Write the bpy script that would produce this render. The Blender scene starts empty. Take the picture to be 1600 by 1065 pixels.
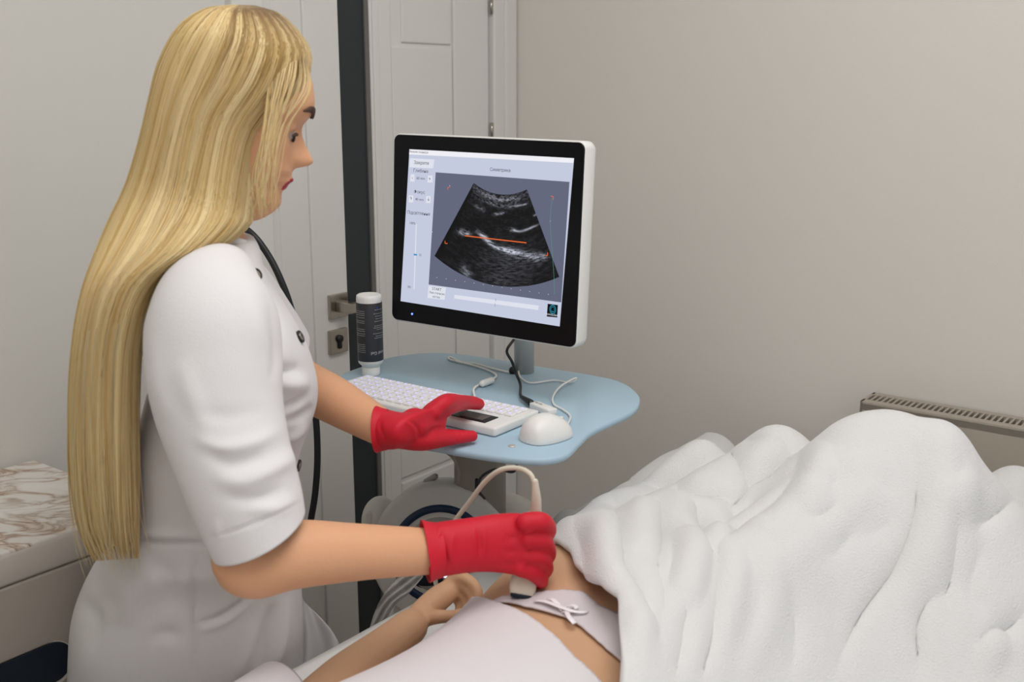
import bpy, bmesh, math, random
import numpy as np
from mathutils import Vector, Matrix
random.seed(7); rng = np.random.default_rng(7)
SC = bpy.context.scene; COL = SC.collection
PI = math.pi
# ------------------------------------------------------------------ camera geometry
T = math.radians(13.1); FPX = 1684.0; CAM = np.array([0, 0, 1.5])
FW = np.array([0, math.cos(T), -math.sin(T)]); UP = np.array([0, math.sin(T), math.cos(T)]); RT = np.array([1., 0, 0])
def ray(x, y): return FW + (x-800)/FPX*RT - (y-532.5)/FPX*UP
def Z(x, y, z): r = ray(x, y); return CAM + r*((z-1.5)/r[2])        # point on the level z
def V(x, y, Y): r = ray(x, y); return CAM + r*(Y/r[1])              # point at distance Y into the room
def proj(P):
    v = np.asarray(P) - CAM; d = v @ FW
    return 800+FPX*(v @ RT)/d, 532.5-FPX*(v @ UP)/d, d
A1 = np.array([.607, .794, 0]); A1 /= np.linalg.norm(A1)            # along the door wall, away from the camera
A2 = np.array([A1[1], -A1[0], 0])                                   # along the radiator wall, to the right
CORNER = np.array([0., 2.86, 0])
def on_plane(x, y, p0, n):
    r = ray(x, y); return CAM + r*(((p0-CAM) @ n)/(r @ n))
def w1(x, y, off=0): return on_plane(x, y, CORNER + A2*off, A2)      # on the door wall
def w2(x, y, off=0): return on_plane(x, y, CORNER - A1*off, A1)      # on the radiator wall

cam_d = bpy.data.cameras.new('camera'); cam = bpy.data.objects.new('camera', cam_d); COL.objects.link(cam)
cam.location = CAM; cam.rotation_euler = (PI/2 - T, 0, 0)
cam_d.sensor_width = 36; cam_d.lens = FPX/1600*36; cam_d.clip_start = .05
cam_d.dof.use_dof = True; cam_d.dof.focus_distance = 1.9; cam_d.dof.aperture_fstop = 6.3
SC.camera = cam
SC.view_settings.view_transform = 'Standard'; SC.view_settings.look = 'None'
SC.view_settings.gamma = 1; SC.view_settings.use_curve_mapping = False; SC.view_settings.exposure = 0.0

# ------------------------------------------------------------------ materials
def srgb(r, g, b):
    f = lambda c: (c/255/12.92) if c/255 <= .04045 else ((c/255+.055)/1.055)**2.4
    return (f(r), f(g), f(b), 1)
def mat(name, col, rough=.5, metal=0, bump=0, bscale=200, vary=0, vscale=6, emit=None, estr=1, sss=0, spec=.5, trans=0, alpha=1, attr=None, ior=1.45, sheen=0, coat=0, detail=3):
    m = bpy.data.materials.new(name); m.use_nodes = True; nt = m.node_tree; N = nt.nodes; L = nt.links
    b = N['Principled BSDF']
    b.inputs['Base Color'].default_value = col; b.inputs['Roughness'].default_value = rough
    b.inputs['Metallic'].default_value = metal; b.inputs['Specular IOR Level'].default_value = spec
    b.inputs['Transmission Weight'].default_value = trans; b.inputs['Alpha'].default_value = alpha
    b.inputs['IOR'].default_value = ior; b.inputs['Sheen Weight'].default_value = sheen; b.inputs['Coat Weight'].default_value = coat
    tc = N.new('ShaderNodeTexCoord')
    if sss:
        b.inputs['Subsurface Weight'].default_value = sss; b.inputs['Subsurface Radius'].default_value = (.01, .004, .002); b.inputs['Subsurface Scale'].default_value = 1
    if emit: b.inputs['Emission Color'].default_value = emit; b.inputs['Emission Strength'].default_value = estr
    src = None
    if attr:
        a = N.new('ShaderNodeAttribute'); a.attribute_name = attr; src = a.outputs['Color']
        if emit: L.new(src, b.inputs['Emission Color'])
        else: L.new(src, b.inputs['Base Color'])
    elif vary:
        n = N.new('ShaderNodeTexNoise'); n.inputs['Scale'].default_value = vscale; n.inputs['Detail'].default_value = 4
        L.new(tc.outputs['Object'], n.inputs['Vector'])
        mx = N.new('ShaderNodeMix'); mx.data_type = 'RGBA'
        mx.inputs[6].default_value = tuple(min(1, c*(1-vary)) for c in col[:3])+(1,)
        mx.inputs[7].default_value = tuple(min(1, c*(1+vary)) for c in col[:3])+(1,)
        L.new(n.outputs['Fac'], mx.inputs[0]); L.new(mx.outputs[2], b.inputs['Base Color'])
    if bump:
        n = N.new('ShaderNodeTexNoise'); n.inputs['Scale'].default_value = bscale; n.inputs['Detail'].default_value = detail
        L.new(tc.outputs['Object'], n.inputs['Vector'])
        bp = N.new('ShaderNodeBump'); bp.inputs['Strength'].default_value = bump; bp.inputs['Distance'].default_value = .002
        L.new(n.outputs['Fac'], bp.inputs['Height']); L.new(bp.outputs['Normal'], b.inputs['Normal'])
    return m
M = {}
M['wall1'] = mat('wall_paint_light', srgb(214, 212, 206), .85, bump=.12, bscale=350, vary=.02, vscale=2, spec=.2)
M['wall2'] = mat('wall_paint_beige', srgb(221, 216, 209), .85, bump=.12, bscale=350, vary=.02, vscale=2, spec=.2)
M['door'] = mat('door_lacquer', srgb(220, 218, 214), .5, bump=.04, bscale=60, vary=.015)
M['ceiling'] = mat('ceiling_paint', srgb(235, 233, 228), .9)
M['floor'] = mat('floor_vinyl', srgb(190, 183, 173), .5, vary=.1, vscale=12)
M['gap_shade'] = mat('gap_shade_dark', srgb(40, 46, 50), .5, vary=.15, vscale=3)  # stands in for the darkness seen between the door leaves
M['grey_frame'] = mat('grey_jamb', srgb(104, 102, 99), .55)
M['nickel'] = mat('brushed_nickel', srgb(178, 172, 162), .28, metal=1, bump=.05, bscale=400)
M['dark'] = mat('black_plastic', srgb(22, 24, 27), .4)
M['cable_black'] = mat('black_rubber', srgb(30, 33, 36), .45)
M['bezel'] = mat('bezel_gloss', srgb(8, 11, 16), .3, spec=.25)
M['white_plastic'] = mat('white_plastic', srgb(232, 231, 228), .35, vary=.01)
M['cabinet'] = mat('cabinet_front', srgb(200, 192, 184), .5, vary=.02)
M['navy'] = mat('navy_plastic', srgb(14, 27, 42), .4)
M['ring'] = mat('deep_blue_trim', srgb(26, 52, 84), .4)
M['tray'] = mat('frosted_blue_glass', srgb(168, 195, 212), .45, trans=0, vary=.02, vscale=3, sss=.0, spec=.5)
M['steel'] = mat('satin_steel', srgb(205, 202, 198), .45, metal=.45)
M['taupe'] = mat('taupe_plastic', srgb(158, 150, 140), .55)
M['lightgrey'] = mat('light_grey_plastic', srgb(228, 225, 218), .5, vary=.02)
M['midgrey'] = mat('mid_grey_plastic', srgb(186, 182, 176), .5)
M['beige'] = mat('beige_probe_plastic', srgb(212, 203, 186), .45)
M['radiator'] = mat('radiator_paint', srgb(168, 158, 146), .5, vary=.02)
M['skin'] = mat('skin_warm', srgb(222, 168, 130), .5, sss=.15, vary=.06, vscale=9, bump=.15, bscale=260, spec=.35)
M['skin2'] = mat('skin_pale', srgb(206, 164, 130), .55, sss=.15, vary=.05, vscale=10, bump=.1, bscale=260, spec=.3)
M['lips'] = mat('lipstick_red', srgb(176, 22, 44), .35)
M['brow'] = mat('brow_hair', srgb(74, 50, 38), .7, bump=.4, bscale=500)
M['eyew'] = mat('eye_white', srgb(176, 158, 148), .3)
M['iris'] = mat('iris_dark', srgb(40, 32, 28), .2)
M['glove'] = mat('red_nitrile', srgb(206, 24, 46), .48, bump=.35, bscale=900, vary=.08, vscale=14, spec=.4)
M['coat'] = mat('white_cotton', srgb(226, 223, 224), .85, bump=.25, bscale=700, sheen=.1, spec=.2)
M['shirt'] = mat('white_jersey', srgb(222, 216, 220), .9, bump=.2, bscale=800, sheen=.1, spec=.2)
M['under'] = mat('white_stretch_knit', srgb(214, 206, 210), .85, bump=.3, bscale=500, spec=.2)
M['satin'] = mat('satin_ribbon', srgb(244, 238, 244), .3)
M['fleece'] = mat('white_fleece', srgb(222, 221, 221), .95, bump=.8, bscale=380, sheen=.3, spec=.1, detail=6)
M['sheet'] = mat('white_sheet', srgb(235, 233, 230), .85, bump=.2, bscale=300)
M['film'] = mat('thin_cover_film', srgb(225, 222, 218), .6, alpha=.55)
M['gel'] = mat('clear_gel', srgb(190, 190, 160), .08, alpha=.35)
M['label'] = mat('bottle_label', srgb(50, 51, 56), .45)
M['label_ink'] = mat('label_ink', srgb(190, 190, 192), .5)
M['label_blue'] = mat('label_blue', srgb(60, 80, 190), .5)
M['key'] = mat('key_cap', srgb(238, 237, 240), .4)
M['glyph'] = mat('key_backlight', srgb(190, 180, 255), .4, emit=srgb(176, 168, 255), estr=1.3)
M['hair'] = mat('blonde_hair', srgb(214, 186, 122), .42, attr='hue', spec=.35, sheen=.1)
def em(name, c, s=1.0): return mat(name, (0, 0, 0, 1), .4, emit=srgb(*c), estr=s, spec=.2)
M['s_bg'] = em('screen_pale_blue', (196, 202, 222)); M['s_bar'] = em('screen_white', (238, 238, 244)); M['s_view'] = em('screen_slate', (98, 103, 124))
M['s_btn'] = em('screen_button', (222, 224, 235)); M['s_text'] = em('screen_ink', (40, 42, 52)); M['s_or'] = em('screen_orange', (236, 108, 50)); M['s_red'] = em('screen_red', (200, 80, 80))
M['s_gr'] = em('screen_green', (90, 160, 130)); M['s_teal'] = em('screen_teal', (40, 150, 175)); M['s_blk'] = em('screen_black', (10, 14, 18)); M['s_blue'] = em('screen_blue', (40, 140, 200))
M['s_scan'] = mat('scan_picture', (0, 0, 0, 1), .4, emit=(1, 1, 1, 1), estr=1, attr='scan', spec=.2)
M['s_scan'].node_tree.nodes['Principled BSDF'].inputs['Base Color'].default_value = (0, 0, 0, 1)
M['led'] = em('led_blue', (90, 120, 255), 4)
M['led_w'] = em('led_white', (225, 235, 255), 2)
# marble
def marble():
    m = bpy.data.materials.new('veined_marble'); m.use_nodes = True; nt = m.node_tree; N = nt.nodes; L = nt.links; b = N['Principled BSDF']
    tc = N.new('ShaderNodeTexCoord'); mp = N.new('ShaderNodeMapping'); mp.inputs['Rotation'].default_value = (0, 0, -.5); mp.inputs['Scale'].default_value = (9, 15, 9)
    L.new(tc.outputs['Object'], mp.inputs['Vector'])
    n = N.new('ShaderNodeTexNoise'); n.inputs['Scale'].default_value = .9; n.inputs['Detail'].default_value = 6; n.inputs['Distortion'].default_value = 1.6
    L.new(mp.outputs['Vector'], n.inputs['Vector'])
    s = N.new('ShaderNodeMath'); s.operation = 'SUBTRACT'; s.inputs[1].default_value = .5; L.new(n.outputs['Fac'], s.inputs[0])
    a = N.new('ShaderNodeMath'); a.operation = 'ABSOLUTE'; L.new(s.outputs[0], a.inputs[0])
    r = N.new('ShaderNodeValToRGB'); L.new(a.outputs[0], r.inputs['Fac']); e = r.color_ramp.elements
    e[0].position = 0; e[0].color = srgb(150, 120, 98); e[1].position = .09; e[1].color = srgb(222, 217, 211)
    x = r.color_ramp.elements.new(.03); x.color = srgb(196, 180, 166)
    n2 = N.new('ShaderNodeTexNoise'); n2.inputs['Scale'].default_value = .5; n2.inputs['Detail'].default_value = 3; L.new(mp.outputs['Vector'], n2.inputs['Vector'])
    r2 = N.new('ShaderNodeValToRGB'); L.new(n2.outputs['Fac'], r2.inputs['Fac']); r2.color_ramp.elements[0].position = .30; r2.color_ramp.elements[1].position = .50
    mx = N.new('ShaderNodeMix'); mx.data_type = 'RGBA'; L.new(r2.outputs['Color'], mx.inputs[0]); mx.inputs[6].default_value = srgb(230, 227, 223); L.new(r.outputs['Color'], mx.inputs[7])
    L.new(mx.outputs[2], b.inputs['Base Color']); b.inputs['Roughness'].default_value = .3
    return m
M['marble'] = marble()

# ------------------------------------------------------------------ mesh helpers
def obj(name, vf, m, parent=None, smooth=True, label=None):
    me = bpy.data.meshes.new(name)
    if isinstance(vf, bpy.types.Mesh): me = vf; me.name = name
    else: me.from_pydata([tuple(map(float, v)) for v in vf[0]], [], [tuple(f) for f in vf[1]]); me.update()
    if smooth: me.polygons.foreach_set('use_smooth', [True]*len(me.polygons))
    me.materials.clear()
    for mm in (m if isinstance(m, (list, tuple)) else [m]): me.materials.append(mm)
    o = bpy.data.objects.new(name, me); COL.objects.link(o)
    if parent is not None:
        o.parent = parent; bpy.context.view_layer.update() if False else None
        o.matrix_parent_inverse = parent_inv(parent)
    if label: o['label'] = label
    return o
def parent_inv(p):
    mtx = Matrix.Identity(4); chain = []
    while p is not None: chain.append(p); p = p.parent
    for q in reversed(chain):
        mtx = mtx @ q.matrix_parent_inverse @ q.matrix_basis
    return mtx.inverted()
def thing(name, loc, label, cat, group=None):
    o = bpy.data.objects.new(name, None); o.empty_display_size = .1; COL.objects.link(o); o.location = tuple(map(float, loc))
    o['label'] = label; o['category'] = cat
    if group: o['group'] = group
    return o
def tag(o, label, cat): o['label'] = label; o['category'] = cat; return o
def struct(o): o['kind'] = 'structure'; return o
def join(*parts):
    vs, fs = [], []
    for v, f in parts:
        n = len(vs); vs += list(v); fs += [tuple(i+n for i in q) for q in f]
    return vs, fs
def box(c, ax, ay, az, bev=0, seg=2):
    """box with centre c and half-axis vectors; rounded edges"""
    bm = bmesh.new(); bmesh.ops.create_cube(bm, size=2)
    c, ax, ay, az = [np.array(q, float) for q in (c, ax, ay, az)]
    la, lb, lc = [np.linalg.norm(q) for q in (ax, ay, az)]
    for v in bm.verts: v.co = (v.co.x*la, v.co.y*lb, v.co.z*lc)
    if bev: bmesh.ops.bevel(bm, geom=bm.edges[:], offset=min(bev, .49*2*min(la, lb, lc)), segments=seg, profile=.5, affect='EDGES')
    out = mesh_of(bm); ua, ub, uc = ax/la, ay/lb, az/lc
    return [c+v[0]*ua+v[1]*ub+v[2]*uc for v in out[0]], out[1]
def abox(x0, x1, y0, y1, z0, z1, bev=0): return box(((x0+x1)/2, (y0+y1)/2, (z0+z1)/2), ((x1-x0)/2, 0, 0), (0, (y1-y0)/2, 0), (0, 0, (z1-z0)/2), bev)
def mesh_of(bm):
    bm.verts.index_update(); r = ([np.array(v.co) for v in bm.verts], [tuple(v.index for v in f.verts) for f in bm.faces]); bm.free(); return r
def catmull(P, n):
    P = np.array(P, float); out = []
    Q = np.vstack([2*P[0]-P[1], P, 2*P[-1]-P[-2]])
    m = len(P)-1
    for k in range(n):
        t = k/(n-1)*m; i = min(int(t), m-1); u = t-i; p0, p1, p2, p3 = Q[i:i+4]
        out.append(.5*((2*p1)+(-p0+p2)*u+(2*p0-5*p1+4*p2-p3)*u*u+(-p0+3*p1-3*p2+p3)*u**3))
    return np.array(out)
def frames(P):
    P = np.array(P); tn = np.gradient(P, axis=0); tn /= np.linalg.norm(tn, axis=1)[:, None]+1e-12
    a = np.cross(tn[0], [0, 0, 1.]);  a = np.cross(tn[0], [1., 0, 0]) if np.linalg.norm(a) < .1 else a
    a /= np.linalg.norm(a); A = []
    for t in tn:
        a = a - t*(a @ t); a /= np.linalg.norm(a); A.append(a)
    A = np.array(A); return tn, A, np.cross(tn, A)
def tube(P, r, n=12, cap=True, res=None, sub=None):
    """swept tube with per-point radius, rounded ends"""
    P = np.array(P, float); r = np.full(len(P), r, float) if np.isscalar(r) else np.array(r, float)
    if res:
        q = catmull(np.hstack([P, r[:, None]]), res); P = q[:, :3]; r = np.maximum(q[:, 3], 1e-4)
    if cap:
        t0 = P[0]-P[1]; t0 /= np.linalg.norm(t0); t1 = P[-1]-P[-2]; t1 /= np.linalg.norm(t1)
        h = [(.35, .94), (.7, .71), (.95, .3)]
        P = np.vstack([[P[0]+t0*r[0]*a for a, b in h[::-1]], P, [P[-1]+t1*r[-1]*a for a, b in h]])
        r = np.concatenate([[r[0]*b for a, b in h[::-1]], r, [r[-1]*b for a, b in h]])
    tn, A, B = frames(P)
    if cap:  # keep frames sane
        pass
    vs = []; fs = []
    for i in range(len(P)):
        for k in range(n):
            th = 2*PI*k/n; vs.append(P[i]+r[i]*(math.cos(th)*A[i]+math.sin(th)*B[i]))
    for i in range(len(P)-1):
        for k in range(n): fs.append((i*n+k, i*n+(k+1) % n, (i+1)*n+(k+1) % n, (i+1)*n+k))
    if cap: fs.append(tuple(range(n))[::-1]); fs.append(tuple((len(P)-1)*n+k for k in range(n)))
    return vs, fs
def loft(C, A, B, n=32, ex=2.0, res=None, cap=True):
    """rings: centres C, half-axis vectors A and B"""
    C, A, B = [np.array(q, float) for q in (C, A, B)]
    if res:
        q = catmull(np.hstack([C, A, B]), res); C, A, B = q[:, :3], q[:, 3:6], q[:, 6:9]
    vs, fs = [], []
    for i in range(len(C)):
        for k in range(n):
            th = 2*PI*k/n; c, s = math.cos(th), math.sin(th)
            vs.append(C[i]+A[i]*np.sign(c)*abs(c)**(2/ex)+B[i]*np.sign(s)*abs(s)**(2/ex))
    for i in range(len(C)-1):
        for k in range(n): fs.append((i*n+k, i*n+(k+1) % n, (i+1)*n+(k+1) % n, (i+1)*n+k))
    if cap: fs.append(tuple(range(n))[::-1]); fs.append(tuple((len(C)-1)*n+k for k in range(n)))
    return vs, fs
def ell(c, a, b, d, n=20):
    bm = bmesh.new(); bmesh.ops.create_uvsphere(bm, u_segments=n, v_segments=n//2, radius=1); v, f = mesh_of(bm)
    c, a, b, d = [np.array(q, float) for q in (c, a, b, d)]
    return [c+p[0]*a+p[1]*b+p[2]*d for p in v], f
def sph(c, r, n=16): return ell(c, (r, 0, 0), (0, r, 0), (0, 0, r), n)
def lathe(c, prof, n=32, up=(0, 0, 1)):
    c = np.array(c, float); u = np.array(up, float); u /= np.linalg.norm(u)
    a = np.cross(u, [0, 1., 0]); a = np.cross(u, [1., 0, 0]) if np.linalg.norm(a) < .1 else a
    a /= np.linalg.norm(a); b = np.cross(u, a)
    return loft([c+u*h for r, h in prof], [a*max(r, 1e-5) for r, h in prof], [b*max(r, 1e-5) for r, h in prof], n=n)
def recalc(me):
    bm = bmesh.new(); bm.from_mesh(me); bmesh.ops.recalc_face_normals(bm, faces=bm.faces); bm.to_mesh(me); bm.free()
def modmesh(vf, mods):
    me = bpy.data.meshes.new('tmp'); me.from_pydata([tuple(map(float, v)) for v in vf[0]], [], [tuple(f) for f in vf[1]]); recalc(me)
    o = bpy.data.objects.new('tmp', me); COL.objects.link(o)
    for ty, kw in mods:
        md = o.modifiers.new(ty, ty)
        for k, v in kw.items(): setattr(md, k, v)
    dg = bpy.context.evaluated_depsgraph_get(); out = bpy.data.meshes.new_from_object(o.evaluated_get(dg))
    bpy.data.objects.remove(o); return out
def blob(vf, voxel=.004, it=6, fac=.5):
    return modmesh(vf, [('REMESH', dict(mode='VOXEL', voxel_size=voxel, adaptivity=0)), ('SMOOTH', dict(iterations=it, factor=fac))])
def getv(me):
    a = np.empty(len(me.vertices)*3); me.vertices.foreach_get('co', a); return a.reshape(-1, 3)
def getn(me):
    a = np.empty(len(me.vertices)*3); me.vertex_normals.foreach_get('vector', a); return a.reshape(-1, 3)
def setv(me, v): me.vertices.foreach_set('co', v.reshape(-1)); me.update()
def segdist(px, py, poly):
    P = np.array(poly, float); best = np.full(len(px), 1e9); tt = np.zeros(len(px)); L = len(P)-1
    for i in range(L):
        a, b = P[i], P[i+1]; d = b-a; l2 = d @ d
        t = np.clip(((px-a[0])*d[0]+(py-a[1])*d[1])/l2, 0, 1)
        q = np.hypot(px-a[0]-t*d[0], py-a[1]-t*d[1]); m = q < best
        best[m] = q[m]; tt[m] = (i+t[m])/L
    return best, tt
def sculpt(me, strokes, front=True, fixed=None):
    """press folds into a cloth: stroke = (polyline, width, height)"""
    v = getv(me); n = getn(me); x, y, d = proj(v)
    face = np.clip(((CAM-v)*n).sum(1)/np.linalg.norm(CAM-v, axis=1)*3+.3, 0, 1) if front else 1
    off = np.zeros(len(v))
    for poly, w, h in strokes:
        P = catmull(poly, max(8, len(poly)*5)) if len(poly) > 2 else np.array(poly, float)
        q, t = segdist(x, y, P); off += h*np.exp(-(q/w)**2)*np.sin(np.clip(t, .02, .98)*PI)**.8*1.15
    if fixed is not None: v = v+np.array(fixed)*(off*face)[:, None]
    else: v = v+n*(off*face)[:, None]
    setv(me, v)
def wob(v, s, seed=0):
    r = np.random.default_rng(seed); out = np.zeros(len(v))
    for k in range(7):
        w = r.normal(size=3); w /= np.linalg.norm(w); f = s*(.6+r.random()*1.2); out += np.sin(v @ w*f+r.random()*6.3)/7*1.6
    return out
def inpoly(x, y, poly):
    P = np.array(poly, float); c = np.zeros(len(x), bool); j = len(P)-1
    for i in range(len(P)):
        xi, yi = P[i]; xj, yj = P[j]
        m = ((yi > y) != (yj > y)) & (x < (xj-xi)*(y-yi)/(yj-yi+1e-12)+xi); c ^= m; j = i
    return c
def shell(me, poly, off, thick=.002, kmin=-9, more=None):
    """a garment: the part of the body surface inside an outline, lifted off the skin"""
    v = getv(me); n = getn(me); x, y, d = proj(v)
    ins = inpoly(x, y, poly) & ((v-BO) @ A2 > kmin) & (((CAM-v)*n).sum(1) > -.2*np.linalg.norm(CAM-v, axis=1))
    if more is not None: ins |= more(v)
    fs = [p.vertices[:] for p in me.polygons if all(ins[i] for i in p.vertices)]
    used = sorted({i for f in fs for i in f}); mp = {i: k for k, i in enumerate(used)}
    vf = ([v[i]+n[i]*off for i in used], [tuple(mp[i] for i in f) for f in fs])
    me2 = bpy.data.meshes.new('shell'); me2.from_pydata([tuple(q) for q in vf[0]], [], vf[1]); me2.update()
    bm = bmesh.new(); bm.from_mesh(me2)
    for _ in range(6):
        bv = [w for w in bm.verts if w.is_boundary]; new = {}
        for w in bv:
            nb = [e.other_vert(w) for e in w.link_edges if e.is_boundary]
            if len(nb) == 2: new[w] = w.co*.5+(nb[0].co+nb[1].co)*.25
        for w, c in new.items(): w.co = c
    bm.to_mesh(me2); bm.free()
    o = bpy.data.objects.new('t', me2); COL.objects.link(o); md = o.modifiers.new('s', 'SOLIDIFY'); md.thickness = thick; md.offset = 1
    out = bpy.data.meshes.new_from_object(o.evaluated_get(bpy.context.evaluated_depsgraph_get())); bpy.data.objects.remove(o); return out
def text_mesh(s, size, align='CENTER'):
    cu = bpy.data.curves.new('t', 'FONT'); cu.body = s; cu.size = size; cu.align_x = align; cu.align_y = 'CENTER'; cu.resolution_u = 2
    o = bpy.data.objects.new('t', cu); COL.objects.link(o); me = bpy.data.meshes.new_from_object(o.evaluated_get(bpy.context.evaluated_depsgraph_get()))
    r = ([np.array(q.co) for q in me.vertices], [tuple(p.vertices) for p in me.polygons]); bpy.data.objects.remove(o); return r

# ------------------------------------------------------------------ room
H = 2.75
def wallbox(c0, c1, z0, z1, nrm, th):
    c0, c1 = np.array(c0), np.array(c1); m = (c0+c1)/2+np.array(nrm)*th/2; m[2] = (z0+z1)/2
    return box(m, (c1-c0)/2, np.array(nrm)*th/2, (0, 0, (z1-z0)/2))
LW, RW = 2.6, 3.2
def sA(p): return float((p-CORNER) @ (-A1))           # distance from the corner along the door wall
sd1 = sA(w1(543, 430)); sdk = sA(w1(583, 430)); sca0 = sA(w1(600, 430)); shinge = sA(w1(765, 120))
scas = sA(w1(796, 120)) if False else .012
P1 = lambda s, z, off=0: CORNER - A1*s + A2*off + np.array([0, 0, z])
def w1box(s0, s1, z0, z1, o0, o1, bev=0):
    return box(P1((s0+s1)/2, (z0+z1)/2, (o0+o1)/2), -A1*(s1-s0)/2, A2*(o1-o0)/2, (0, 0, (z1-z0)/2), bev)
DW = .215; DH = 2.3
struct(obj('wall_left', join(w1box(sd1+DW+.08, LW, 0, H, -.12, 0), w1box(0, sd1+DW+.08, DH+.08, H, -.12, 0), w1box(0, shinge-.06 if shinge > .07 else .01, 0, DH+.08, -.12, 0)), M['wall1'], smooth=False))
struct(obj('wall_right', box(CORNER+A2*(RW/2-.06)+A1*.06+np.array([0, 0, H/2]), A2*(RW/2+.06), A1*.06, (0, 0, H/2)), M['wall2'], smooth=False))
cen = CORNER+A2*1.5-A1*1.1
struct(obj('floor', box(cen+np.array([0, 0, -.05]), A2*1.75, A1*1.6, (0, 0, .05)), M['floor'], smooth=False))
struct(obj('ceiling', box(cen+np.array([0, 0, H+.05]), A2*1.75, A1*1.6, (0, 0, .05)), M['ceiling'], smooth=False))
struct(obj('wall_front', box(CORNER+A2*1.5-A1*2.75+np.array([0, 0, H/2]), A2*1.75, A1*.05, (0, 0, H/2)), M['wall1'], smooth=False))
# dark panel coloured as the shade in the gap between the two leaves
struct(obj('trim_1', w1box(sdk-.002, sd1+.02, 0, DH, -.06, -.008), M['gap_shade'], smooth=False))
struct(obj('trim_2', w1box(sdk-.013, sdk, 0, DH, -.05, -.003, .002), M['grey_frame'], smooth=False))
# door leaves
def zof(px, py, off=0): return float(w1(px, py, off)[2])
d1parts = [w1box(sd1, sd1+DW, .01, DH-.01, -.05, -.006)]
s470 = sA(w1(480, 200)); s425 = sA(w1(432, 200))
d1parts += [w1box(sd1+.001, s470, .01, DH-.01, -.02, 0, .003), w1box(s425, sd1+DW-.001, .01, DH-.01, -.02, -.001, .003)]
d1 = struct(obj('door_1', join(*d1parts), M['door'], smooth=False))
s0, s1 = shinge+.004, sca0-.004
sg1, sg2 = sA(w1(712, 300)), sA(w1(617, 300)); sp1, sp2 = sA(w1(705, 72)), sA(w1(632, 72))
zt = zof(667, 72); zb = zof(676, 733)
d2parts = [w1box(s0, s1, .01, DH-.01, -.05, -.008), w1box(s0, sg1, .01, DH-.01, -.02, 0, .003), w1box(sg2, s1, .01, DH-.01, -.02, 0, .003),
           w1box(sp1-.004, sp2+.004, zt+.006, DH-.15, -.02, -.003, .003), w1box(sg1+.003, sg2-.003, zb+.006, zt-.003, -.02, -.0035, .003), w1box(sg1+.003, sg2-.003, .1, zb-.006, -.02, -.002, .003)]
d2 = struct(obj('door_2', join(*d2parts), M['door'], smooth=False))
struct(obj('trim_3', join(w1box(sca0-.002, sca0+.018, 0, DH, -.05, .004, .003), w1box(sca0+.008, sdk-.012, 0, DH, -.03, .0, .003)), M['door'], smooth=False))
struct(obj('trim_4', join(w1box(.004, shinge-.004, 0, DH+.06, -.02, .012, .004), w1box(.004, (shinge)*.55, 0, DH+.07, 0, .02, .004), w1box(0.004, sd1+DW+.08, DH+.002, DH+.07, -.04, .02, .004), w1box(sd1+DW+.003, sd1+DW+.08, 0, DH+.07, -.04, .02, .004)), M['door'], smooth=False))
for py in (10, 203, 760):
    z = zof(765, py); o = obj('hinge', lathe(P1(shinge, z-.018, .006), [(0, 0), (.0045, 0), (.0045, .036), (0, .036)], 12), M['nickel'], d2)
def hpt(px, py, off): return w1(px, py, off)
# door handle set
hc = w1(526, 477); zc = float(hc[2]); sh = sA(hc)
o = obj('handle_rose', w1box(sh-.027, sh+.027, zc-.027, zc+.027, 0, .009, .0015), M['nickel'], d1, False)
o = obj('door_handle', join(w1box(sh-.012, sh+.012, zc-.012, zc+.012, .009, .052, .002), w1box(sh-.085, sh+.012, zc-.011, zc+.011, .044, .058, .002)), M['nickel'], d1, False)
kc = w1(526, 532); zk = float(kc[2]); skh = sA(kc)
kp = obj('keyhole_plate', w1box(skh-.027, skh+.027, zk-.027, zk+.027, 0, .009, .0015), M['nickel'], d1, False)
obj('lock_cylinder', join(lathe(P1(skh, zk+.006, .008), [(0, 0), (.0085, 0), (.0085, .006), (0, .006)], 20, up=A2), w1box(skh-.005, skh+.005, zk-.017, zk+.004, .008, .014, .003)), M['dark'], d1)
struct(obj('baseboard_right', box(CORNER+A2*RW/2-A1*.008+np.array([0, 0, .04]), A2*(RW/2-.02), A1*.007, (0, 0, .04), .003), M['door'], smooth=False))

# ------------------------------------------------------------------ radiator
rb = w2(1366, 612); rz = float(rb[2]); rs = float((rb-CORNER) @ A2)
P2 = lambda s, z, off: CORNER + A2*s - A1*off + np.array([0, 0, z])
def w2box(s0, s1, z0, z1, o0, o1, bev=0): return box(P2((s0+s1)/2, (z0+z1)/2, (o0+o1)/2), A2*(s1-s0)/2, -A1*(o1-o0)/2, (0, 0, (z1-z0)/2), bev)
rt = thing('convector_radiator', P2(rs+.5, rz-.5, .05), 'taupe convector radiator with dark slotted top grille mounted on the beige wall', 'radiator')
rw = 1.2; rd = .085
obj('radiator_body', join(w2box(rs, rs+rw, rz-.5, rz-.004, rd-.004, rd, .001), w2box(rs, rs+.006, rz-.5, rz, .004, rd, .001), w2box(rs+rw-.006, rs+rw, rz-.5, rz, .004, rd, .001),
    w2box(rs, rs+rw, rz-.5, rz-.02, .004, rd-.01), w2box(rs, rs+rw, rz-.02, rz, .004, .02, .001), w2box(rs, rs+rw, rz-.02, rz, rd-.02, rd, .001)), M['radiator'], rt, False)
g = [w2box(rs+.012+.0115*i, rs+.0165+.0115*i, rz-.012, rz-.001, .02, rd-.02) for i in range(101)]
obj('grille', join(*g), M['radiator'], rt, False); obj('grille_well', w2box(rs+.008, rs+rw-.008, rz-.019, rz-.012, .02, rd-.02), M['dark'], rt, False)

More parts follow.
